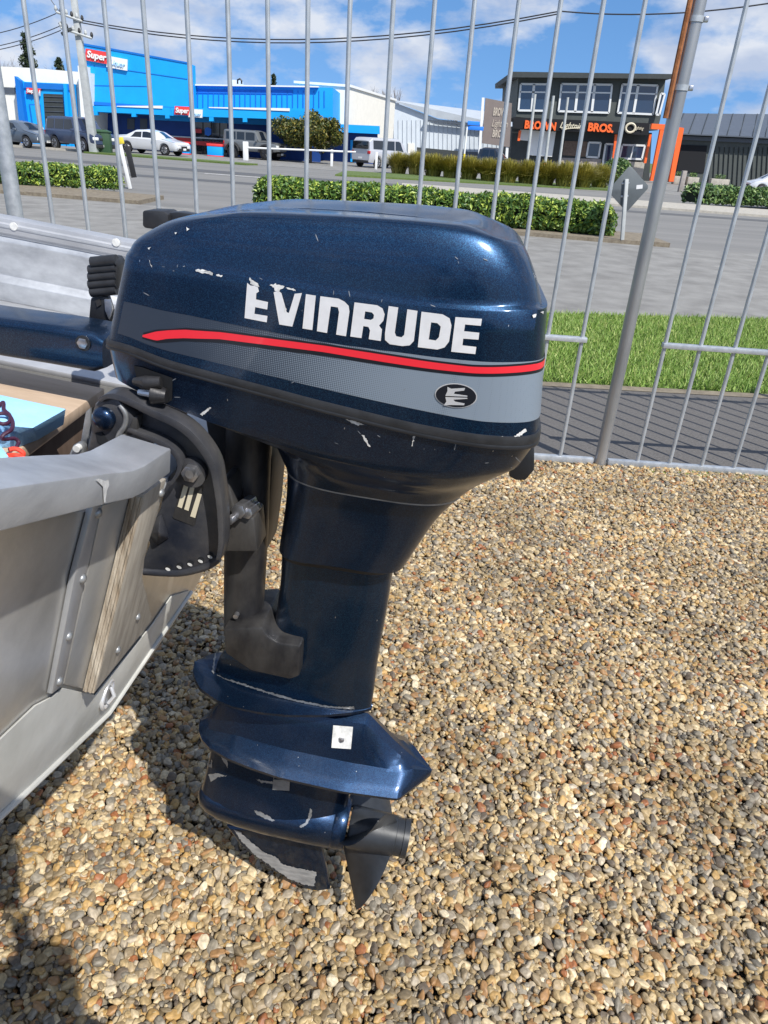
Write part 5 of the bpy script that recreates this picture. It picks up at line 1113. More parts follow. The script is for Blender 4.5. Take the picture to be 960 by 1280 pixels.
for (x, y, w_) in ((228, 185.5, 13), (271, 188, 19)):
    pb_ = G(x, y + 7.5, -.05); pl_ = thing('planter_box', 'blue planter box with red rim ' + ('beside the white sedan' if x < 240 else 'by the entrance, left of the grey four-wheel drive'), 'planter', (pb_.x, 58.0, -.05))
    ww = w_ * 58 / 1010; MB().box((0, 0, .36), (ww, .6, .62)).build('box', M['blue'], pl_, bevel=.03); MB().box((0, 0, .74), (ww + .05, .66, .16)).build('rim', M['signred'], pl_, bevel=.02); MB().box((0, 0, .02), (ww + .04, .64, .09)).build('foot', M['signred'], pl_, bevel=.01)

# --- white building with blue garage at the left
YG = 58.0; O2 = (X(60, 160, YG), YG, 0)
gw_ = thing('garage_building', 'white building with a blue garage front and grey roller door behind the parked cars', 'garage', O2)
fpoly([(-60, 80), (40, 85), (112, 91), (112, 190), (-60, 178)], YG + .5, 12, 'wall', M['cream'], gw_, O2)
fpoly([(-60, 106), (19, 109.5), (19, 117.5), (-60, 114)], YG + .44, .2, 'grey_band', M['roofgrey'], gw_, O2)
fpoly([(18, 95.5), (28, 102), (92, 105), (97, 187), (27, 185)], YG, .45, 'garage_front', M['blue'], gw_, O2)
fpoly([(30, 103), (92, 106), (92, 113), (30, 110)], YG - .1, .08, 'fascia_band', M['blue2'], gw_, O2)
fpoly([(18, 95), (24, 100), (36, 186), (27, 186)], YG - .5, .5, 'side_buttress', M['blue2'], gw_, O2); fpoly([(79, 105), (83, 105), (89, 186), (84, 186)], YG - .3, .3, 'pilaster', M['blue'], gw_, O2)
dr0 = fpoly([(54, 117), (78, 118), (83, 178), (58, 176)], YG - .05, .04, 'roller_door', M['charcoal'], gw_, O2)
for k in range(9):
    y = 120 + k * 6.2; fpoly([(54.5 + k * .45, y), (78.2 + k * .45, y + 1), (78.2 + k * .45, y + 1.7), (54.5 + k * .45, y + .7)], YG - .1, .05, 'door_slat', M['roofgrey'], gw_, O2)
fpoly([(36, 130), (50, 130.5), (53, 157), (40, 156)], YG - .08, .07, 'panel', M['blue2'], gw_, O2); fpoly([(37.6, 131.5), (48.8, 132), (51.4, 155.5), (41.2, 154.7)], YG - .12, .05, 'panel_face', M['blue'], gw_, O2)
fpoly([(97, 82), (107, 83), (111, 160), (102, 159)], YG - .35, .8, 'white_pillar', M['white'], gw_, O2); fpoly([(102, 159), (111, 160), (113, 187), (104, 187)], YG - .33, .7, 'pillar_base', M['white'], gw_, O2)
fpoly([(35, 158), (53, 159), (54, 161.5), (35, 160.5)], YG - .2, .1, 'white_line', M['white'], gw_, O2); fpoly([(35, 161), (54, 162), (55, 170), (36, 169)], YG - .18, .1, 'red_band', M['signred'], gw_, O2)
red_white_sign(33, 109.5, 50, 117, 49, YG - .2, .08, 7, gw_, O2)

# --- white hall and pale shed
YW = 68.0; O3 = (X(440, 180, YW), YW, 0)
wh = thing('hall_building', 'plain white hall with a blue band behind the round tree and silver van', 'hall', O3)
A_, B_ = AY(398, 108, YW), AY(437, 109, YW); C2 = AY(494, 128, 84)
zt = B_.z
mb = MB(); mb.prism([Vector((A_.x - 2, YW, -.1)) - Vector(O3), Vector((B_.x, YW, -.1)) - Vector(O3), Vector((C2.x, 84, -.1)) - Vector(O3), Vector((A_.x - 2, 84, -.1)) - Vector(O3)], (0, 0, zt + .1)); mb.build('walls', M['cream'], wh)
MB().prism([Vector((A_.x - 2, YW - .15, zt)) - Vector(O3), Vector((B_.x + .1, YW - .15, zt)) - Vector(O3), Vector((C2.x + .15, 84, zt)) - Vector(O3), Vector((C2.x - .5, 84, zt)) - Vector(O3), Vector((B_.x - .6, YW + .4, zt)) - Vector(O3), Vector((A_.x - 2, YW + .4, zt)) - Vector(O3)], (0, 0, .18)).build('roof_edge', M['white'], wh)
fpoly([(380, 153), (474, 157.5), (474, 167.5), (380, 163)], YW - 1.6, 1.4, 'blue_canopy', M['blue'], wh, O3); fpoly([(398, 160), (472, 164), (472, 207), (398, 202)], YW - .12, .1, 'navy_front', M['navywall'], wh, O3)
fpoly([(438, 175), (444.5, 175.3), (444.5, 203), (438, 202)], YW - .3, .2, 'blue_panel', M['blue'], wh, O3)
p0, p1 = AY(472, 144, 76), AY(488, 185, 76)
YS = 92.0; O4 = (X(560, 190, YS), YS, 0)
shd = thing('shed_building', 'long pale blue-grey shed with a sloping metal roof behind the tussock bed', 'shed', O4)
fpoly([(478, 118), (493, 128), (548, 149), (640, 160), (640, 215), (478, 205)], YS, .5, 'gable_wall', M['shedwhite'], shd, O4)
e0_, e1_ = AY(489, 127, YS - .4), AY(640, 161.5, YS - .4); r0_, r1_ = AY(530, 131, YS + 22), AY(640, 150, YS + 22)
ov_ = Vector(O4)
MB().hexa([AY(487, 124.5, YS - .4) - ov_, AY(548, 148, YS - .4) - ov_, AY(640, 159, YS - .4) - ov_, AY(640, 158.3, YS - .4) - ov_], [AY(500, 126, YS + 20) - ov_, AY(560, 136, YS + 20) - ov_, AY(640, 144, YS + 20) - ov_, AY(640, 143.5, YS + 20) - ov_]).build('roof', M['shedroof'], shd)
fpoly([(532, 149.5), (640, 160.5), (640, 162), (532, 151)], YS - .7, .4, 'gutter', M['roofgrey'], shd, O4)
for k in range(26): fpoly([(492 + k * 5.6, 150), (492.5 + k * 5.6, 150), (492.5 + k * 5.6, 210), (492 + k * 5.6, 210)], YS - .06, .1, 'cladding_rib', M['shedroof'], shd, O4)
fpoly([(510, 179), (518, 179.5), (518, 196), (510, 195.5)], YS - .1, .12, 'door', M['cream'], shd, O4)
sf = thing('site_fence', 'dark screen fence in front of the pale shed', 'fence', (X(560, 195, 80), 80, 0)); of_ = (X(560, 195, 80), 80, 0)
fpoly([(521, 184), (575, 189), (575, 200), (521, 196)], 80, .15, 'screen', M['charcoal'], sf, of_); fpoly([(575, 189), (600, 190), (600, 202), (575, 200)], 80, .15, 'screen', M['roofgrey'], sf, of_)

# --- two-storey charcoal shop
YC = 75.0; O5 = (X(740, 190, YC), YC, 0)
cb = thing('corner_shop_building', 'two-storey charcoal shop with white framed windows and orange BROWN BROS. lettering', 'shop', O5)
fpoly([(648, 96), (832, 99), (826, 146), (822, 163), (645, 146)], YC, 12, 'upper_storey', M['charcoal2'], cb, O5)
fpoly([(640, 89.5), (840, 92.5), (839, 98.5), (640, 96.5)], YC - 1.2, 14, 'flat_roof', M['charcoal'], cb, O5)
fpoly([(642, 146.5), (812, 154), (811, 169), (642, 160.5)], YC - .9, .9, 'sign_fascia', M['dark'], cb, O5)
fpoly([(640, 158), (815, 166), (811, 234), (636, 224)], YC + .8, 10, 'ground_floor', M['charcoal'], cb, O5)
def window(px, Y, nm, mull, parent, org, trans=None):
    xs = [p[0] for p in px]; f = fpoly(px, Y, .12, 'window', M['glass_blue'], parent, org)
    def seg(a, b, w_=.11):
        a, b = AY(*a, Y) - Vector(org), AY(*b, Y) - Vector(org); d = (b - a).normalized(); n_ = Vector((-d.z, 0, d.x)) * w_ / 2; off = Vector((0, -.06, 0))
        MB().prism([a - n_ + off, b - n_ + off, b + n_ + off, a + n_ + off], (0, .1, 0)).build('window_frame', M['frame'], f)
    for i in range(4): seg(px[i], px[(i + 1) % 4], .16)
    for t in mull:
        lerp = lambda p, q, t: (p[0] + (q[0] - p[0]) * t, p[1] + (q[1] - p[1]) * t); seg(lerp(px[0], px[1], t), lerp(px[3], px[2], t), .22 if nm else .11)
    if trans:
        for t0_, t1_ in trans: seg((px[0][0] + (px[3][0] - px[0][0]) * .3 + (px[1][0] - px[0][0]) * t0_, px[0][1] + (px[3][1] - px[0][1]) * .3 + (px[1][1] - px[0][1]) * t0_), (px[0][0] + (px[3][0] - px[0][0]) * .3 + (px[1][0] - px[0][0]) * t1_, px[0][1] + (px[3][1] - px[0][1]) * .3 + (px[1][1] - px[0][1]) * t1_))
    return f
window([(651, 105), (684, 105.5), (681, 138.5), (648, 138)], YC - .1, 1, (.5,), cb, O5, [(0, 1)]); window([(702, 105), (765, 106), (761, 141), (698, 139)], YC - .1, 1, (.33, .66), cb, O5, [(0, 1)]); window([(778, 105.5), (822, 107), (816, 143), (772, 141)], YC - .1, 1, (.45,), cb, O5, [(0, 1)])
window([(826, 117), (831, 117.5), (824, 143.5), (820, 143)], YC - .4, 1, (), cb, O5)
fit_text('BROWN', 655, 694, 160, 150.5, YC - .95, M['orange'], cb, O5, .04, bold=.045, depth=.04); fit_text('BROS.', 734, 766, 163.2, 153.5, YC - .95, M['orange'], cb, O5, .04, bold=.045, depth=.04)
fit_text('Lightnin', 699, 727, 159.5, 152, YC - .95, M['cream_letter'], cb, O5, .04, bold=.01, depth=.02, shear=.35)
fpoly([(701, 160.8), (727, 158.4), (727, 159.6), (704, 161.8)], YC - 1.0, .05, 'script_underline', M['cream_letter'], cb, O5)
rc = AY(788, 160, YC - .97) - Vector(O5); MB().tube([rc + Vector((math.cos(q) * .42, 0, math.sin(q) * .36)) for q in (k * math.pi / 8 for k in range(17))], .10, 6).build('round_logo', M['cream_letter'], cb)
fit_text('Lighting', 792, 804, 161.5, 157.5, YC - .95, M['cream_letter'], cb, O5, .04, bold=.0, depth=.02, shear=.3)
fpoly([(664, 163), (695, 164.5), (690, 196), (662, 194)], YC + .5, .3, 'pale_screen', M['white'], cb, O5); fpoly([(651, 162), (662, 162.5), (660, 176), (649, 175)], YC + .5, .3, 'pale_screen', M['white'], cb, O5)
fpoly([(706, 176), (734, 177), (732, 196), (703, 194)], YC + .7, .1, 'timber_panel', M['brown'], cb, O5)
window([(736, 178), (751, 178.6), (748, 197), (733, 196)], YC + .7, 0, (), cb, O5); window([(757, 180), (768, 180.4), (762, 214), (752, 213)], YC + .6, 0, (), cb, O5); window([(778, 181), (806, 182), (802, 199), (774, 198)], YC + .7, 0, (.5,), cb, O5)
fpoly([(700, 197), (752, 199), (750, 216), (697, 212)], YC + .7, .1, 'plinth', M['wood_grey'], cb, O5); fpoly([(768, 201), (806, 203), (803, 222), (764, 218)], YC + .65, .1, 'plinth', M['concrete'], cb, O5)
for x0, y0, x1, y1 in ((769, 168, 764, 212), (812, 168, 805, 204), (649, 163, 647, 176)):
    fpoly([(x0, y0), (x0 + 2.8, y0), (x1 + 2.8, y1), (x1, y1)], YC - .5, .25, 'orange_column', M['orange'], cb, O5)
# orange portal and grey hall beside it
pr2 = thing('orange_portal', 'tall orange steel portal frame at the corner of the charcoal shop', 'portal frame', (X(830, 220, 70), 70, 0)); O6 = (X(830, 220, 70), 70, 0)
fpoly([(815, 154.5), (833, 155.5), (832, 162.5), (814, 161)], 70, .35, 'beam', M['orange'], pr2, O6); fpoly([(826, 160), (832, 161), (820, 226), (813, 226)], 70.02, .35, 'upright', M['orange'], pr2, O6)
fpoly([(848, 161), (855, 161.5), (842, 227), (836.5, 227)], 70, .35, 'upright', M['orange'], pr2, O6); fpoly([(832, 156), (855, 160), (854, 166), (831, 162)], 73, .35, 'beam', M['orange'], pr2, O6)
gh = thing('grey_hall_building', 'low dark hall with a grey metal roof right of the orange portal', 'hall', (X(910, 210, 78), 78, 0)); O7 = (X(910, 210, 78), 78, 0)
fpoly([(838, 166), (1100, 178), (1100, 250), (836, 226)], 78, .5, 'front_wall', M['charcoal2'], gh, O7)
v_ = Vector(O7); MB().hexa([AY(836, 167.5, 77) - v_, AY(1100, 179.5, 77) - v_, AY(1100, 177.5, 77) - v_, AY(836, 166, 77) - v_], [AY(848, 142.2, 92) - v_, AY(1100, 145, 92) - v_, AY(1100, 144, 92) - v_, AY(848, 141.5, 92) - v_]).build('roof', M['roofgrey'], gh)
for k in range(16):
    t = k / 16; a_ = AY(845 + 255 * t, 166.2 + 11.5 * t, 76.98) - v_; b2_ = AY(855 + 245 * t, 141.6 + 2.6 * t, 91.9) - v_; MB().tube([a_ + Vector((0, 0, .03)), b2_ + Vector((0, 0, .03))], .035, 4).build('roof_rib', M['charcoal'], gh)
fpoly([(852, 181), (884, 182), (880, 216), (846, 214)], 77.9, .08, 'open_doorway', M['dark'], gh, O7); fpoly([(838, 169), (1100, 181), (1100, 186), (838, 174)], 77.7, .3, 'eaves_fascia', M['roofgrey'], gh, O7)
for k in range(30): fpoly([(888 + k * 6, 184), (888.6 + k * 6, 184), (885.6 + k * 6, 236), (885 + k * 6, 236)], 77.9, .1, 'cladding_rib', M['charcoal'], gh, O7)
for n_, (x0, x1, y0, y1, lb) in enumerate(((841, 855, 215.5, 225.5, 'at the foot of the right orange upright'), (858, 872, 217, 226.5, 'in the doorway, between the other two'), (887, 910, 218.5, 228.5, 'against the dark wall, longest of the three'))):
    g_ = G((x0 + x1) / 2, y1, -.04); Yp = 71.0; ax, bx2 = X(x0, y1, Yp), X(x1, y1, Yp); pt = thing('planter_box', 'pale grey concrete planter ' + lb, 'planter', ((ax + bx2) / 2, Yp, -.04), 0, 'concrete planters by the dark hall')
    MB().box((0, 0, .33), (bx2 - ax, .6, .66)).build('box', M['concrete'], pt, bevel=.02)
    rgp = np.random.RandomState(n_); leaves_mesh('plant', rgp.uniform(-1, 1, (220, 3)) * np.array([(bx2 - ax) * .3, .2, .22]) + np.array([0, 0, .78]), .08, M['ivy_back'], pt, n_)
# taupe billboard
YT = 66.0; O8 = (X(620, 190, YT), YT, 0)
bb = thing('billboard', 'taupe billboard with faint tan lettering on two white posts', 'billboard', O8)
fpoly([(607, 122.5), (640, 129), (637, 184), (602.5, 179)], YT, .2, 'panel', M['brownsign'], bb, O8)
for x0, y0, x1, y1 in ((602.5, 122, 597, 205), (636, 132, 631, 208)): fpoly([(x0, y0), (x0 + 3.2, y0), (x1 + 3.2, y1), (x1, y1)], YT + .05, .2, 'post', M['white'], bb, O8)
fit_text('BROWN', 616, 634, 144, 134.5, YT, M['tan'], bb, O8, .03, bold=.04, depth=.01); fit_text('Lightnin', 614, 634, 158, 149, YT, M['tan'], bb, O8, .03, bold=.01, depth=.01, shear=.3); fit_text('BROS', 615, 629, 171, 162, YT, M['tan'], bb, O8, .03, bold=.04, depth=.01)

# ------------------------------------------------------------------ power pole and wires
YP = 47.0; b0_ = AY(118, 190, YP); tp_a = AY(84.5, -60, YP); O9 = (b0_.x, YP, -.05)
ppole = thing('power_pole', 'pale concrete power pole with crossarms and insulators at the left', 'power pole', O9)
tv = Vector((tp_a.x - b0_.x, 0, tp_a.z)); tdir = tv.normalized()
MB().box((0, 0, 0), (.01, .01, .01))
MB().loft([[Vector((sx * k, sy * k, 0)) + tv * t for sx, sy in ((-1, -1), (1, -1), (1, 1), (-1, 1))] for t, k in ((0, .22), (1, .12))]).build('shaft', M['palepole'], ppole, bevel=.01)
def on(x, y, Y=YP): return AY(x, y, Y) - Vector(O9)
for (x0, y0, x1, y1) in ((70, 15, 103, 27), (76, 35, 115, 48)):
    a_, b_ = on(x0, y0, YP - .5), on(x1, y1, YP - .1); MB().tube([a_, b_], .07, 6).build('crossarm', M['palepole'], ppole)
    for k in range(6):
        p = a_.lerp(b_, k / 5); MB().tube([p, p + Vector((0, 0, .14)), p + Vector((0, 0, .24)), p + Vector((0, 0, .30))], [.035, .09, .07, .03], 8).build('insulator', M['trim'] if k % 2 else M['palepole'], ppole)
for x, y in ((76, 28), (80, 33), (86, 36), (79, 40)): MB().tube([on(x, y, YP - .4), on(x + 1.5, y + 3, YP - .4)], .16, 8).build('fuse_unit', M['charcoal'], ppole)
def wire(p, q, sag, label, r_=.022):
    pts = [p.lerp(q, t) - Vector((0, 0, sag * 4 * t * (1 - t))) for t in np.linspace(0, 1, 17)]
    o = MB().tube([a - pts[0] for a in pts], r_, 5).build('power_line', M['wire']); o.location = pts[0]; return tag(o, label, 'power line', 'overhead power lines')
for (x0, y0, x1, y1, s_, lb) in ((-120, 47, 70, 17, .5, 'upper left power line running from the pole to the left edge'), (-120, 62, 74, 33, .5, 'middle left power line running from the pole to the left edge'), (-120, 66, 76, 38, .5, 'lower left power line running from the pole to the left edge')):
    wire(AY(x0, y0, YP), AY(x1, y1, YP - .3), s_, lb)
wire(AY(100, 25, YP), AY(700, 14, 40), 1.0, 'upper long power line sagging across the sky from the pole to the right', .03); wire(AY(100, 28, YP), AY(700, 17, 40.5), 1.05, 'lower long power line sagging across the sky from the pole to the right', .03)
wire(AY(52, -20, YP), AY(76, 16, YP), .1, 'steep power line dropping to the pole from the top edge', .02); wire(AY(700, 14, 40), AY(1100, -24, 36), .5, 'power line rising over the right hand post', .03)

# ------------------------------------------------------------------ trees behind the roofs
def bare_tree(x, yb, yt, Y, seed, label, spread=.35, m='twig'):
    a_, b_ = AY(x, yt, Y), AY(x, yb, Y); h_ = a_.z; rg = random.Random(seed); t = thing('bare_tree', label, 'tree', (a_.x, Y, -.05), 0, 'bare trees behind the roofs')
    mb = MB()
    def grow(p, d, ln, r_, lv):
        q = p + d * ln; mb.tube([p, q], [r_, r_ * .6], 4, False)
        if lv == 0: return
        for _ in range(4 if lv > 1 else 5):
            nd = (d + Vector((rg.gauss(0, spread), rg.gauss(0, spread), rg.gauss(.12, .2)))).normalized(); grow(p + d * ln * rg.uniform(.55, 1), nd, ln * rg.uniform(.5, .8), r_ * .5, lv - 1)
    grow(Vector((0, 0, 0)), Vector((0, 0, 1)), h_ * .38, h_ * .018, 4); mb.build('branches', M[m], t); return t
def conifer(x, yb, yt, Y, seed, label, wd=.22):
    a_ = AY(x, yt, Y); h_ = a_.z; t = thing('conifer_tree', label, 'tree', (a_.x, Y, -.05), 0, 'dark conifers behind the roofs'); rg = np.random.RandomState(seed)
    MB().tube([(0, 0, 0), (0, 0, h_ * .97)], [h_ * .02, .03], 6).build('trunk', M['bark'], t)
    P = []
    for k in range(16):
        z = h_ * (.35 + .63 * k / 15); r_ = h_ * wd * (1 - k / 16.5) * rg.uniform(.5, 1.2)
        for _ in range(5):
            q = rg.uniform(0, 6.28); s = rg.uniform(0, 1, 60)[:, None]; P.append(np.array([math.cos(q) * r_, math.sin(q) * r_, r_ * .18]) * s + np.array([0, 0, z]) + rg.normal(size=(60, 3)) * h_ * .012)
    leaves_mesh('crown', np.concatenate(P), h_ * .018, M['pineleaf'], t, seed); return t
for k, (x, yt) in enumerate(((-12, 62), (2, 66), (14, 60), (24, 66), (56, 78))): bare_tree(x, 100, yt, 95 + k * 3, k, 'bare grey tree behind the white garage, ' + ('off the left edge', 'at the left edge', 'second from the left edge', 'left of the dark conifer', 'between the conifer and the power pole')[k])
conifer(31, 100, 42, 90, 3, 'tall dark conifer rising behind the white garage'); conifer(73, 100, 72, 100, 4, 'shorter dark conifer just left of the power pole'); conifer(342, 120, 93, 110, 5, 'small dark conifer tip above the blue shop roof', .14)
for k, (x, yt) in enumerate(((437, 96), (461, 104), (470, 106), (491, 95), (575, 128))): bare_tree(x, 150, yt, 125, 20 + k, 'bare tree behind the white hall roof, ' + ('above its left corner', 'left of the pair', 'right of the pair', 'thin and tall above the shed end', 'low, near the taupe billboard')[k], .25 if k != 3 else .12)

# ------------------------------------------------------------------ vehicles
def car(name, label, paint, Ln, Wd, prof, x, y, rz, wheels, wr, cat='car', z=-.05, rim='rim', extras=(), glass=None, arch=1.12, greenw=.80, boxy=4.0, group='vehicles parked across the road'):
    """prof: rows (x, sill z, belt z, roof z) along the body, x measured from the tail"""
    t = thing(name, label, cat, (x, y, z), rz, group); px_ = np.array(prof, float)
    xs = np.unique(np.round(np.concatenate([np.linspace(0, Ln, 64), px_[:, 0]]), 3)); rings = []; hw_ = Wd / 2
    def sec(xx):
        zb, zl, zr = (np.interp(xx, px_[:, 0], px_[:, k]) for k in (1, 2, 3))
        for wx in wheels:
            d = abs(xx - wx)
            if d < wr * arch: zb = max(zb, wr + math.sqrt((wr * arch) ** 2 - d * d))
        e = min(xx, Ln - xx); tp = 1 - .10 * max(0, 1 - e / .35) ** 2 * (1 if boxy > 3 else 1.6)
        zb = min(zb, zl - .08); return zb, zl, max(zr, zl + .015), tp
    def section_pts(xx):
        zb, zl, zr, tp = sec(xx); w_ = hw_ * tp; gh_ = zr - zl; gw2 = w_ * (1 - (1 - greenw) * min(1, gh_ / .45))
        half = [(w_ * .9, zb), (w_ * .985, zb + (zl - zb) * .25), (w_, zb + (zl - zb) * .6), (w_ * .985, zl - .03), (w_ * .955, zl), (gw2 * 1.0, zr - min(.09, gh_ * .4)), (gw2 * .93, zr - min(.03, gh_ * .15)), (gw2 * .55, zr + .01), (0, zr + .02)]
        return [Vector((xx - Ln / 2, a_, b_)) for a_, b_ in half] + [Vector((xx - Ln / 2, -a_, b_)) for a_, b_ in reversed(half[:-1])]
    mb = MB(); mb.loft([section_pts(xx) for xx in xs], True); mb.build('body', M[paint], t, smooth=True, auto=28)
    def side_patch(x0, x1, f0, f1, nm, m, sgn, off=.008, lean0=0, lean1=0):
        rows = []
        for xx in np.linspace(x0, x1, 8):
            row = []
            for f in (f0, (f0 + f1) / 2, f1):
                xq = xx + (lean0 * (1 - (xx - x0) / (x1 - x0)) + lean1 * (xx - x0) / (x1 - x0)) * (f - f0) / (f1 - f0); s_ = section_pts(xq); p, q = s_[4], s_[5]; v = p.lerp(q, f); row.append(Vector((v.x, sgn * (v.y + off), v.z)))
            rows.append(row)
        vs = [p for r_ in rows for p in r_]; fs = [(i * 3 + j, i * 3 + j + 1, i * 3 + j + 4, i * 3 + j + 3) for i in range(7) for j in range(2)]; MB().add(vs, fs).build(nm, m, t, smooth=True)
    for g_ in glass or ():
        for sgn in (-1, 1): side_patch(g_[0], g_[1], .12, .9, 'side_window', M['glassdark'], sgn, lean0=g_[2] if len(g_) > 2 else 0, lean1=g_[3] if len(g_) > 3 else 0)
    def top_patch(x0, x1, yf, nm, m, off=.012):
        rows = []
        for xx in np.linspace(x0, x1, 8):
            s_ = section_pts(xx); r_ = []
            for f in np.linspace(-1, 1, 9):
                zz = s_[8].z - abs(f) ** 2 * (s_[8].z - s_[5].z) * .8; r_.append(Vector((xx - Ln / 2, f * s_[6].y * yf, zz + off)))
            rows.append(r_)
        vs = [p for r_ in rows for p in r_]; fs = [(i * 9 + j, i * 9 + j + 1, i * 9 + j + 10, i * 9 + j + 9) for i in range(7) for j in range(8)]; MB().add(vs, fs).build(nm, m, t, smooth=True)
    for wx in wheels:
        for sgn in (-1, 1):
            c_ = Vector((wx - Ln / 2, sgn * (hw_ - .11), wr)); n_ = Vector((0, 1, 0))
            wh_ = MB().tube([c_ - n_ * .11, c_ - n_ * .09, c_ + n_ * .09, c_ + n_ * .11], [wr * .9, wr, wr, wr * .9], 28).build('wheel', M['tyre'], t, smooth=True)
            o_ = c_ + n_ * sgn * .105; MB().tube([o_, o_ + n_ * sgn * .012], [wr * .66, wr * .62], 24).build('rim', M[rim], wh_, smooth=True)
            for k in range(5):
                q = k * 2 * math.pi / 5 + .3; d = Vector((math.cos(q), 0, math.sin(q))); MB().tube([o_ + n_ * sgn * .016 + d * wr * .12, o_ + n_ * sgn * .014 + d * wr * .6], [wr * .07, wr * .1], 5).build('spoke', M['rimdark' if rim == 'rim' else 'trim'], wh_)
    for sgn in (-1, 1):
        zb, zl, zr, tp = sec(Ln - .12); zl_ = px_[-1][2]
        MB().box((Ln / 2 - .06, sgn * hw_ * .70, zl_ - .12), (.16, hw_ * .42, .17)).build('headlight', M['lamp'], t, bevel=.03)
        MB().box((-Ln / 2 + .04, sgn * hw_ * .80, px_[0][2] - .12), (.12, hw_ * .26, .20)).build('tail_light', M['taillamp'], t, bevel=.03)
        MB().box((Ln * .5 - prof_screen(prof, Ln), sgn * (hw_ + .07), px_[len(px_) // 2][2] + .06), (.12, .18, .13)).build('wing_mirror', M[paint], t, bevel=.02)
    MB().box((Ln / 2 - .0, 0, px_[-1][2] - .13), (.06, hw_ * .8, .14)).build('grille', M['trim'], t, bevel=.02); MB().box((Ln / 2 - .01, 0, .38), (.1, hw_ * 1.5, .18)).build('bumper', M['trim'], t, bevel=.03)
    MB().box((-Ln / 2 + .01, 0, .38), (.1, hw_ * 1.6, .18)).build('bumper', M['trim'], t, bevel=.03)
    MB().box((Ln / 2 + .045, 0, .42), (.01, .36, .12)).build('number_plate', M['white'], t); MB().box((-Ln / 2 - .045, 0, .62), (.01, .36, .12)).build('number_plate', M['white'], t)
    for (x0, x1, nm) in extras: top_patch(x0, x1, .9, nm, M['glassdark'])
    return t
def prof_screen(prof, Ln): return Ln * .36
suv = [(0, .45, 1.08, 1.12), (.06, .42, 1.1, 1.7), (.35, .4, 1.1, 1.84), (2.6, .4, 1.1, 1.86), (2.95, .4, 1.1, 1.78), (3.5, .4, 1.1, 1.16), (4.5, .42, 1.02, 1.05), (4.7, .5, .9, .93)]
sedan = [(0, .4, .9, .95), (.1, .32, .95, 1.02), (.8, .28, .95, 1.08), (1.5, .28, .93, 1.40), (2.3, .28, .92, 1.46), (2.9, .28, .92, 1.36), (3.6, .28, .90, .96), (4.4, .3, .78, .80), (4.55, .4, .66, .68)]
van_p = [(0, .4, 1.1, 1.14), (.05, .35, 1.15, 1.7), (.3, .32, 1.12, 1.90), (3.2, .32, 1.08, 1.94), (3.7, .32, 1.05, 1.72), (4.3, .32, 1.02, 1.12), (4.75, .35, .92, .95), (4.85, .45, .8, .82)]
jeep_p = [(0, .5, 1.1, 1.14), (.03, .5, 1.12, 1.80), (.15, .5, 1.14, 1.84), (2.35, .5, 1.14, 1.85), (2.55, .5, 1.14, 1.8), (2.85, .5, 1.14, 1.18), (4.0, .55, 1.10, 1.14), (4.2, .6, 1.02, 1.05)]
ute_p = [(0, .5, 1.1, 1.12), (.1, .5, 1.12, 1.14), (1.75, .5, 1.12, 1.14), (1.85, .5, 1.12, 1.7), (2.2, .5, 1.1, 1.82), (3.1, .5, 1.1, 1.82), (3.8, .5, 1.1, 1.16), (4.9, .52, 1.0, 1.04), (5.2, .6, .9, .92)]
hatch = [(0, .4, .95, 1.0), (.1, .3, .98, 1.25), (.6, .27, .96, 1.45), (2.0, .27, .93, 1.52), (2.6, .27, .92, 1.40), (3.3, .27, .88, .98), (3.9, .3, .78, .80), (4.1, .4, .65, .68)]
def put(px, py, f=.5): return G(px, py, -.05)
p = put(97, 190); car('four_wheel_drive', 'dark navy four-wheel drive parked in front of the grey roller door', 'suvnavy', 4.7, 1.84, suv, p.x - .2, p.y + 1.2, R(-33), (.95, 3.75), .38, 'four-wheel drive', glass=((.3, 1.0), (1.1, 1.95), (2.02, 2.95, 0, -.28)), extras=((3.0, 3.45, 'windscreen'),))
p = put(28, 184); car('parked_sedan', 'dark grey sedan at the left edge behind the navy four-wheel drive', 'sedangrey', 4.5, 1.8, sedan, p.x - .3, p.y + .6, R(-22), (.85, 3.6), .32, 'car', glass=((1.15, 1.9, .3, 0), (1.98, 2.95, 0, -.35)), extras=((2.95, 3.55, 'windscreen'), (.85, 1.4, 'rear_window')))
p = put(187, 193); car('parked_sedan', 'white sedan behind the dark green utility cabinet', 'carwhite', 4.55, 1.8, sedan, p.x, 53.2, R(-14), (.85, 3.6), .32, 'car', glass=((1.15, 1.95, .3, 0), (2.02, 2.95, 0, -.35)), extras=((2.95, 3.55, 'windscreen'), (.85, 1.4, 'rear_window')))
p = put(318, 199); jp = car('four_wheel_drive', 'boxy matt grey four-wheel drive with a spare wheel, parked left of the white rail', 'jeepgrey', 4.2, 1.85, jeep_p, p.x, p.y + .4, R(-16), (.75, 3.35), .43, 'four-wheel drive', rim='rimdark', glass=((.25, 1.0), (1.1, 1.7), (1.8, 2.5)), extras=((2.57, 2.83, 'windscreen'),), arch=1.25, greenw=.92)
MB().tube([(-2.12, 0, .98), (-2.16, 0, .98), (-2.34, 0, .98), (-2.37, 0, .98)], [.33, .41, .41, .33], 24).build('spare_wheel', M['tyre'], jp, smooth=True)
for sgn in (-1, 1):
    for wx in (.75, 3.35): MB().tube([Vector((wx - 2.1 + math.cos(q) * .52, sgn * .96, .43 + math.sin(q) * .52)) for q in np.linspace(.1, math.pi - .1, 10)], .075, 6).build('mudguard', M['trim'], jp, smooth=True)
p = put(470, 208); vn = car('people_carrier', 'silver people carrier seen from the rear left, right of the round tree', 'vansilver', 4.85, 1.85, van_p, p.x + .55, 58.5, R(52), (.9, 3.85), .34, 'van', glass=((.35, 1.5), (1.6, 2.7), (2.8, 3.75, 0, -.35)), extras=((3.72, 4.25, 'windscreen'),), greenw=.88)
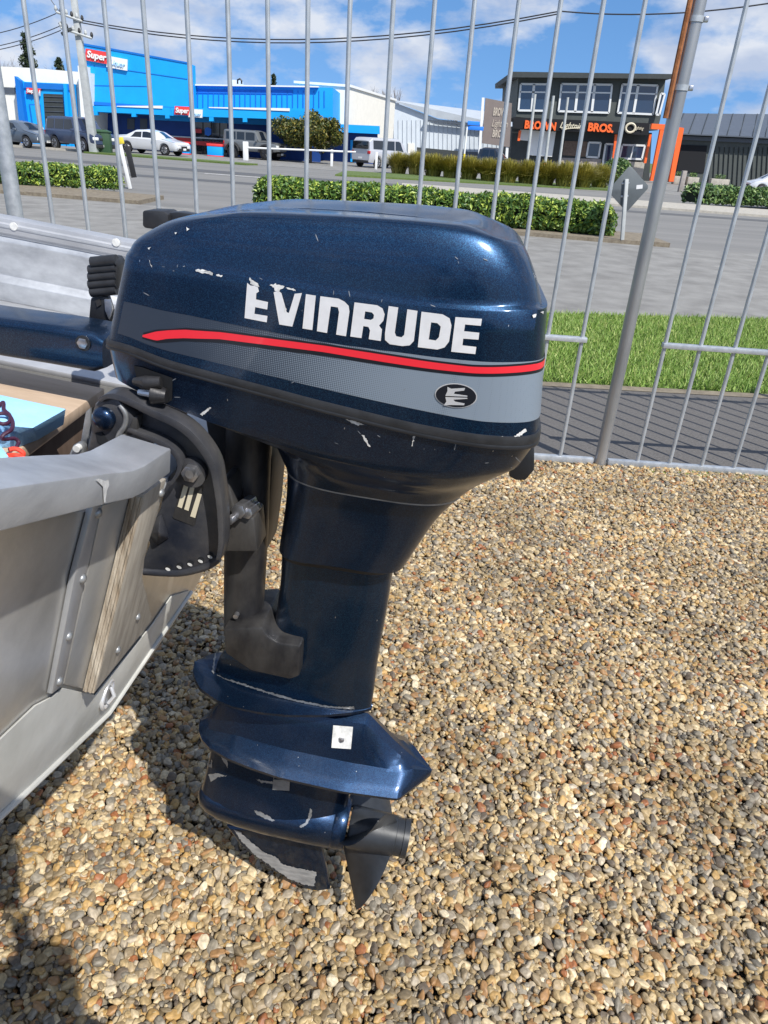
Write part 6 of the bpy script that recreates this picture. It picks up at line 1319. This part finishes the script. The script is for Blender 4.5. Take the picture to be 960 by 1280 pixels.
MB().box((-2.47, 0, 1.42), (.04, 1.45, .48)).build('rear_window', M['glassdark'], vn, bevel=.04)
p = G(612, 208, -.05); car('utility_truck', 'dark blue double cab utility behind the tussocks, left of the billboard posts', 'utedark', 5.2, 1.85, ute_p, AY(612, 205, 63).x, 63, R(-18), (.95, 4.15), .38, 'utility truck', glass=((1.95, 2.6), (2.7, 3.5, 0, -.3)), extras=((3.15, 3.75, 'windscreen'),), greenw=.84)
p = AY(968, 236, 60); car('parked_hatchback', 'white hatchback at the right edge behind the pale green hedge', 'carwhite', 4.1, 1.75, hatch, p.x, 60, R(176), (.75, 3.3), .31, 'car', z=-.04, glass=((.7, 1.4, .2, 0), (1.48, 2.7, 0, -.35)), extras=((2.65, 3.25, 'windscreen'), (.12, .55, 'rear_window')))

# ------------------------------------------------------------------ the photographer, standing behind the camera and casting the shadow at the lower left
def skin_body(name, nodes_, edges, m, parent, sub=2, root=0):
    me = bpy.data.meshes.new(name); me.from_pydata([n[0] for n in nodes_], edges, []); o = bpy.data.objects.new(name, me); COL.objects.link(o)
    md = o.modifiers.new('skin', 'SKIN'); 
    for i, n in enumerate(nodes_):
        sv = me.skin_vertices[0].data[i]; sv.radius = (n[1], n[2] if len(n) > 2 else n[1]); sv.use_root = (i == root)
    md.use_smooth_shade = True; s = o.modifiers.new('sub', 'SUBSURF'); s.levels = sub; s.render_levels = sub
    bpy.context.view_layer.update(); dg_ = bpy.context.evaluated_depsgraph_get(); me2 = bpy.data.meshes.new_from_object(o.evaluated_get(dg_)); bpy.data.objects.remove(o)
    me2.materials.clear(); me2.materials.append(m); o2 = bpy.data.objects.new(name, me2); COL.objects.link(o2); o2.parent = parent; return o2
PX, PY = .27, -.36
pn = thing('person', 'person in a dark jacket and jeans holding up a phone, behind the camera', 'person', (0, 0, 0))
V = lambda x, y, z: (PX + x, PY + y, z)
n_ = [(V(0, 0, .98), .15, .11), (V(0, 0, 1.15), .14, .105), (V(0, .01, 1.32), .165, .11), (V(0, .01, 1.44), .10, .08), (V(0, .03, 1.52), .055, .055),
      (V(-.18, .01, 1.41), .065), (V(-.28, .06, 1.22), .048), (V(-.29, .20, 1.42), .034), (V(.18, .01, 1.41), .065), (V(.24, .10, 1.20), .048), (V(-.14, .20, 1.44), .034)]
skin_body('jacket', n_, [(0, 1), (1, 2), (2, 3), (3, 4), (2, 5), (5, 6), (6, 7), (2, 8), (8, 9), (9, 10)], M['jacket'], pn)
n_ = [(V(0, 0, .98), .14, .11), (V(-.10, .01, .90), .095), (V(-.12, .03, .50), .06), (V(-.13, -.01, .12), .042), (V(.10, .01, .90), .095), (V(.12, .03, .50), .06), (V(.13, -.01, .12), .042)]
skin_body('jeans', n_, [(0, 1), (1, 2), (2, 3), (0, 4), (4, 5), (5, 6)], M['jeans'], pn)
for s in (-1, 1):
    n_ = [(V(s * .13, -.03, .10), .042), (V(s * .13, -.04, .05), .045, .04), (V(s * .135, .06, .045), .045, .035), (V(s * .145, .15, .03), .038, .026)]
    skin_body('shoe', n_, [(0, 1), (1, 2), (2, 3)], M['black'], pn)
hd_ = skin_body('head', [(V(0, .03, 1.53), .05), (V(0, .05, 1.60), .07, .08), (V(0, .05, 1.68), .082, .095), (V(0, .04, 1.74), .065, .08)], [(0, 1), (1, 2), (2, 3)], M['skin'], pn)
skin_body('hair', [(V(0, .01, 1.66), .075, .085), (V(0, .02, 1.735), .078, .09), (V(0, .03, 1.765), .05, .06)], [(0, 1), (1, 2)], M['hair'], pn)
skin_body('nose', [(V(0, .135, 1.665), .010), (V(0, .155, 1.64), .013), (V(0, .14, 1.63), .010)], [(0, 1), (1, 2)], M['skin'], hd_, 1)
for s in (-1, 1):
    MB().tube([V(s * .032, .128, 1.675), V(s * .032, .138, 1.675)], [.012, .008], 12).build('eye', M['whiteprint'], hd_, smooth=True)
    skin_body('ear', [(V(s * .083, .03, 1.68), .012, .02), (V(s * .085, .03, 1.65), .010, .015)], [(0, 1)], M['skin'], hd_, 1)
MB().tube([V(-.022, .135, 1.605), V(0, .141, 1.603), V(.022, .135, 1.605)], .005, 8).build('mouth', M['signred'], hd_, smooth=True)
ph = thing('phone', 'dark phone held up in both hands by the person behind the camera', 'phone', (0, 0, 0))
cc = CAMP - Fw * .02
MB().hexa([cc + Rt * (sx * .038 + .03) + Up * (sy * .078 + .05) for sx, sy in ((-1, -1), (1, -1), (1, 1), (-1, 1))], [cc - Fw * .009 + Rt * (sx * .038 + .03) + Up * (sy * .078 + .05) for sx, sy in ((-1, -1), (1, -1), (1, 1), (-1, 1))]).build('case', M['black'], ph, bevel=.003)
for s, wr in ((-1, V(-.29, .20, 1.42)), (1, V(-.14, .20, 1.44))):
    wr = Vector(wr); edge_ = cc - Fw * .012 + Rt * (s * .042 + .03) - Up * .075; palm = (wr * .45 + edge_ * .55) + Rt * s * .012
    nn_ = [(tuple(wr), .026, .022), (tuple(palm), .034, .018)]; ed = [(0, 1)]
    for k in range(4):
        b1_ = palm + Up * (.022 - k * .018) - Fw * .0 + (edge_ - palm) * .5; b2_ = edge_ + Up * (.045 - k * .02) + Rt * s * .010; b3_ = edge_ + Up * (.04 - k * .02) + Fw * .006 - Rt * s * .004
        i0 = len(nn_); nn_ += [(tuple(b1_), .0095), (tuple(b2_), .0085), (tuple(b3_), .007)]; ed += [(1, i0), (i0, i0 + 1), (i0 + 1, i0 + 2)]
    th_ = palm - Fw * .03 + Up * .03; i0 = len(nn_); nn_ += [(tuple(th_), .011), (tuple(edge_ - Fw * .012 + Up * .05 - Rt * s * .012), .0095)]; ed += [(1, i0), (i0, i0 + 1)]
    skin_body('hand', nn_, ed, M['skin'], pn)
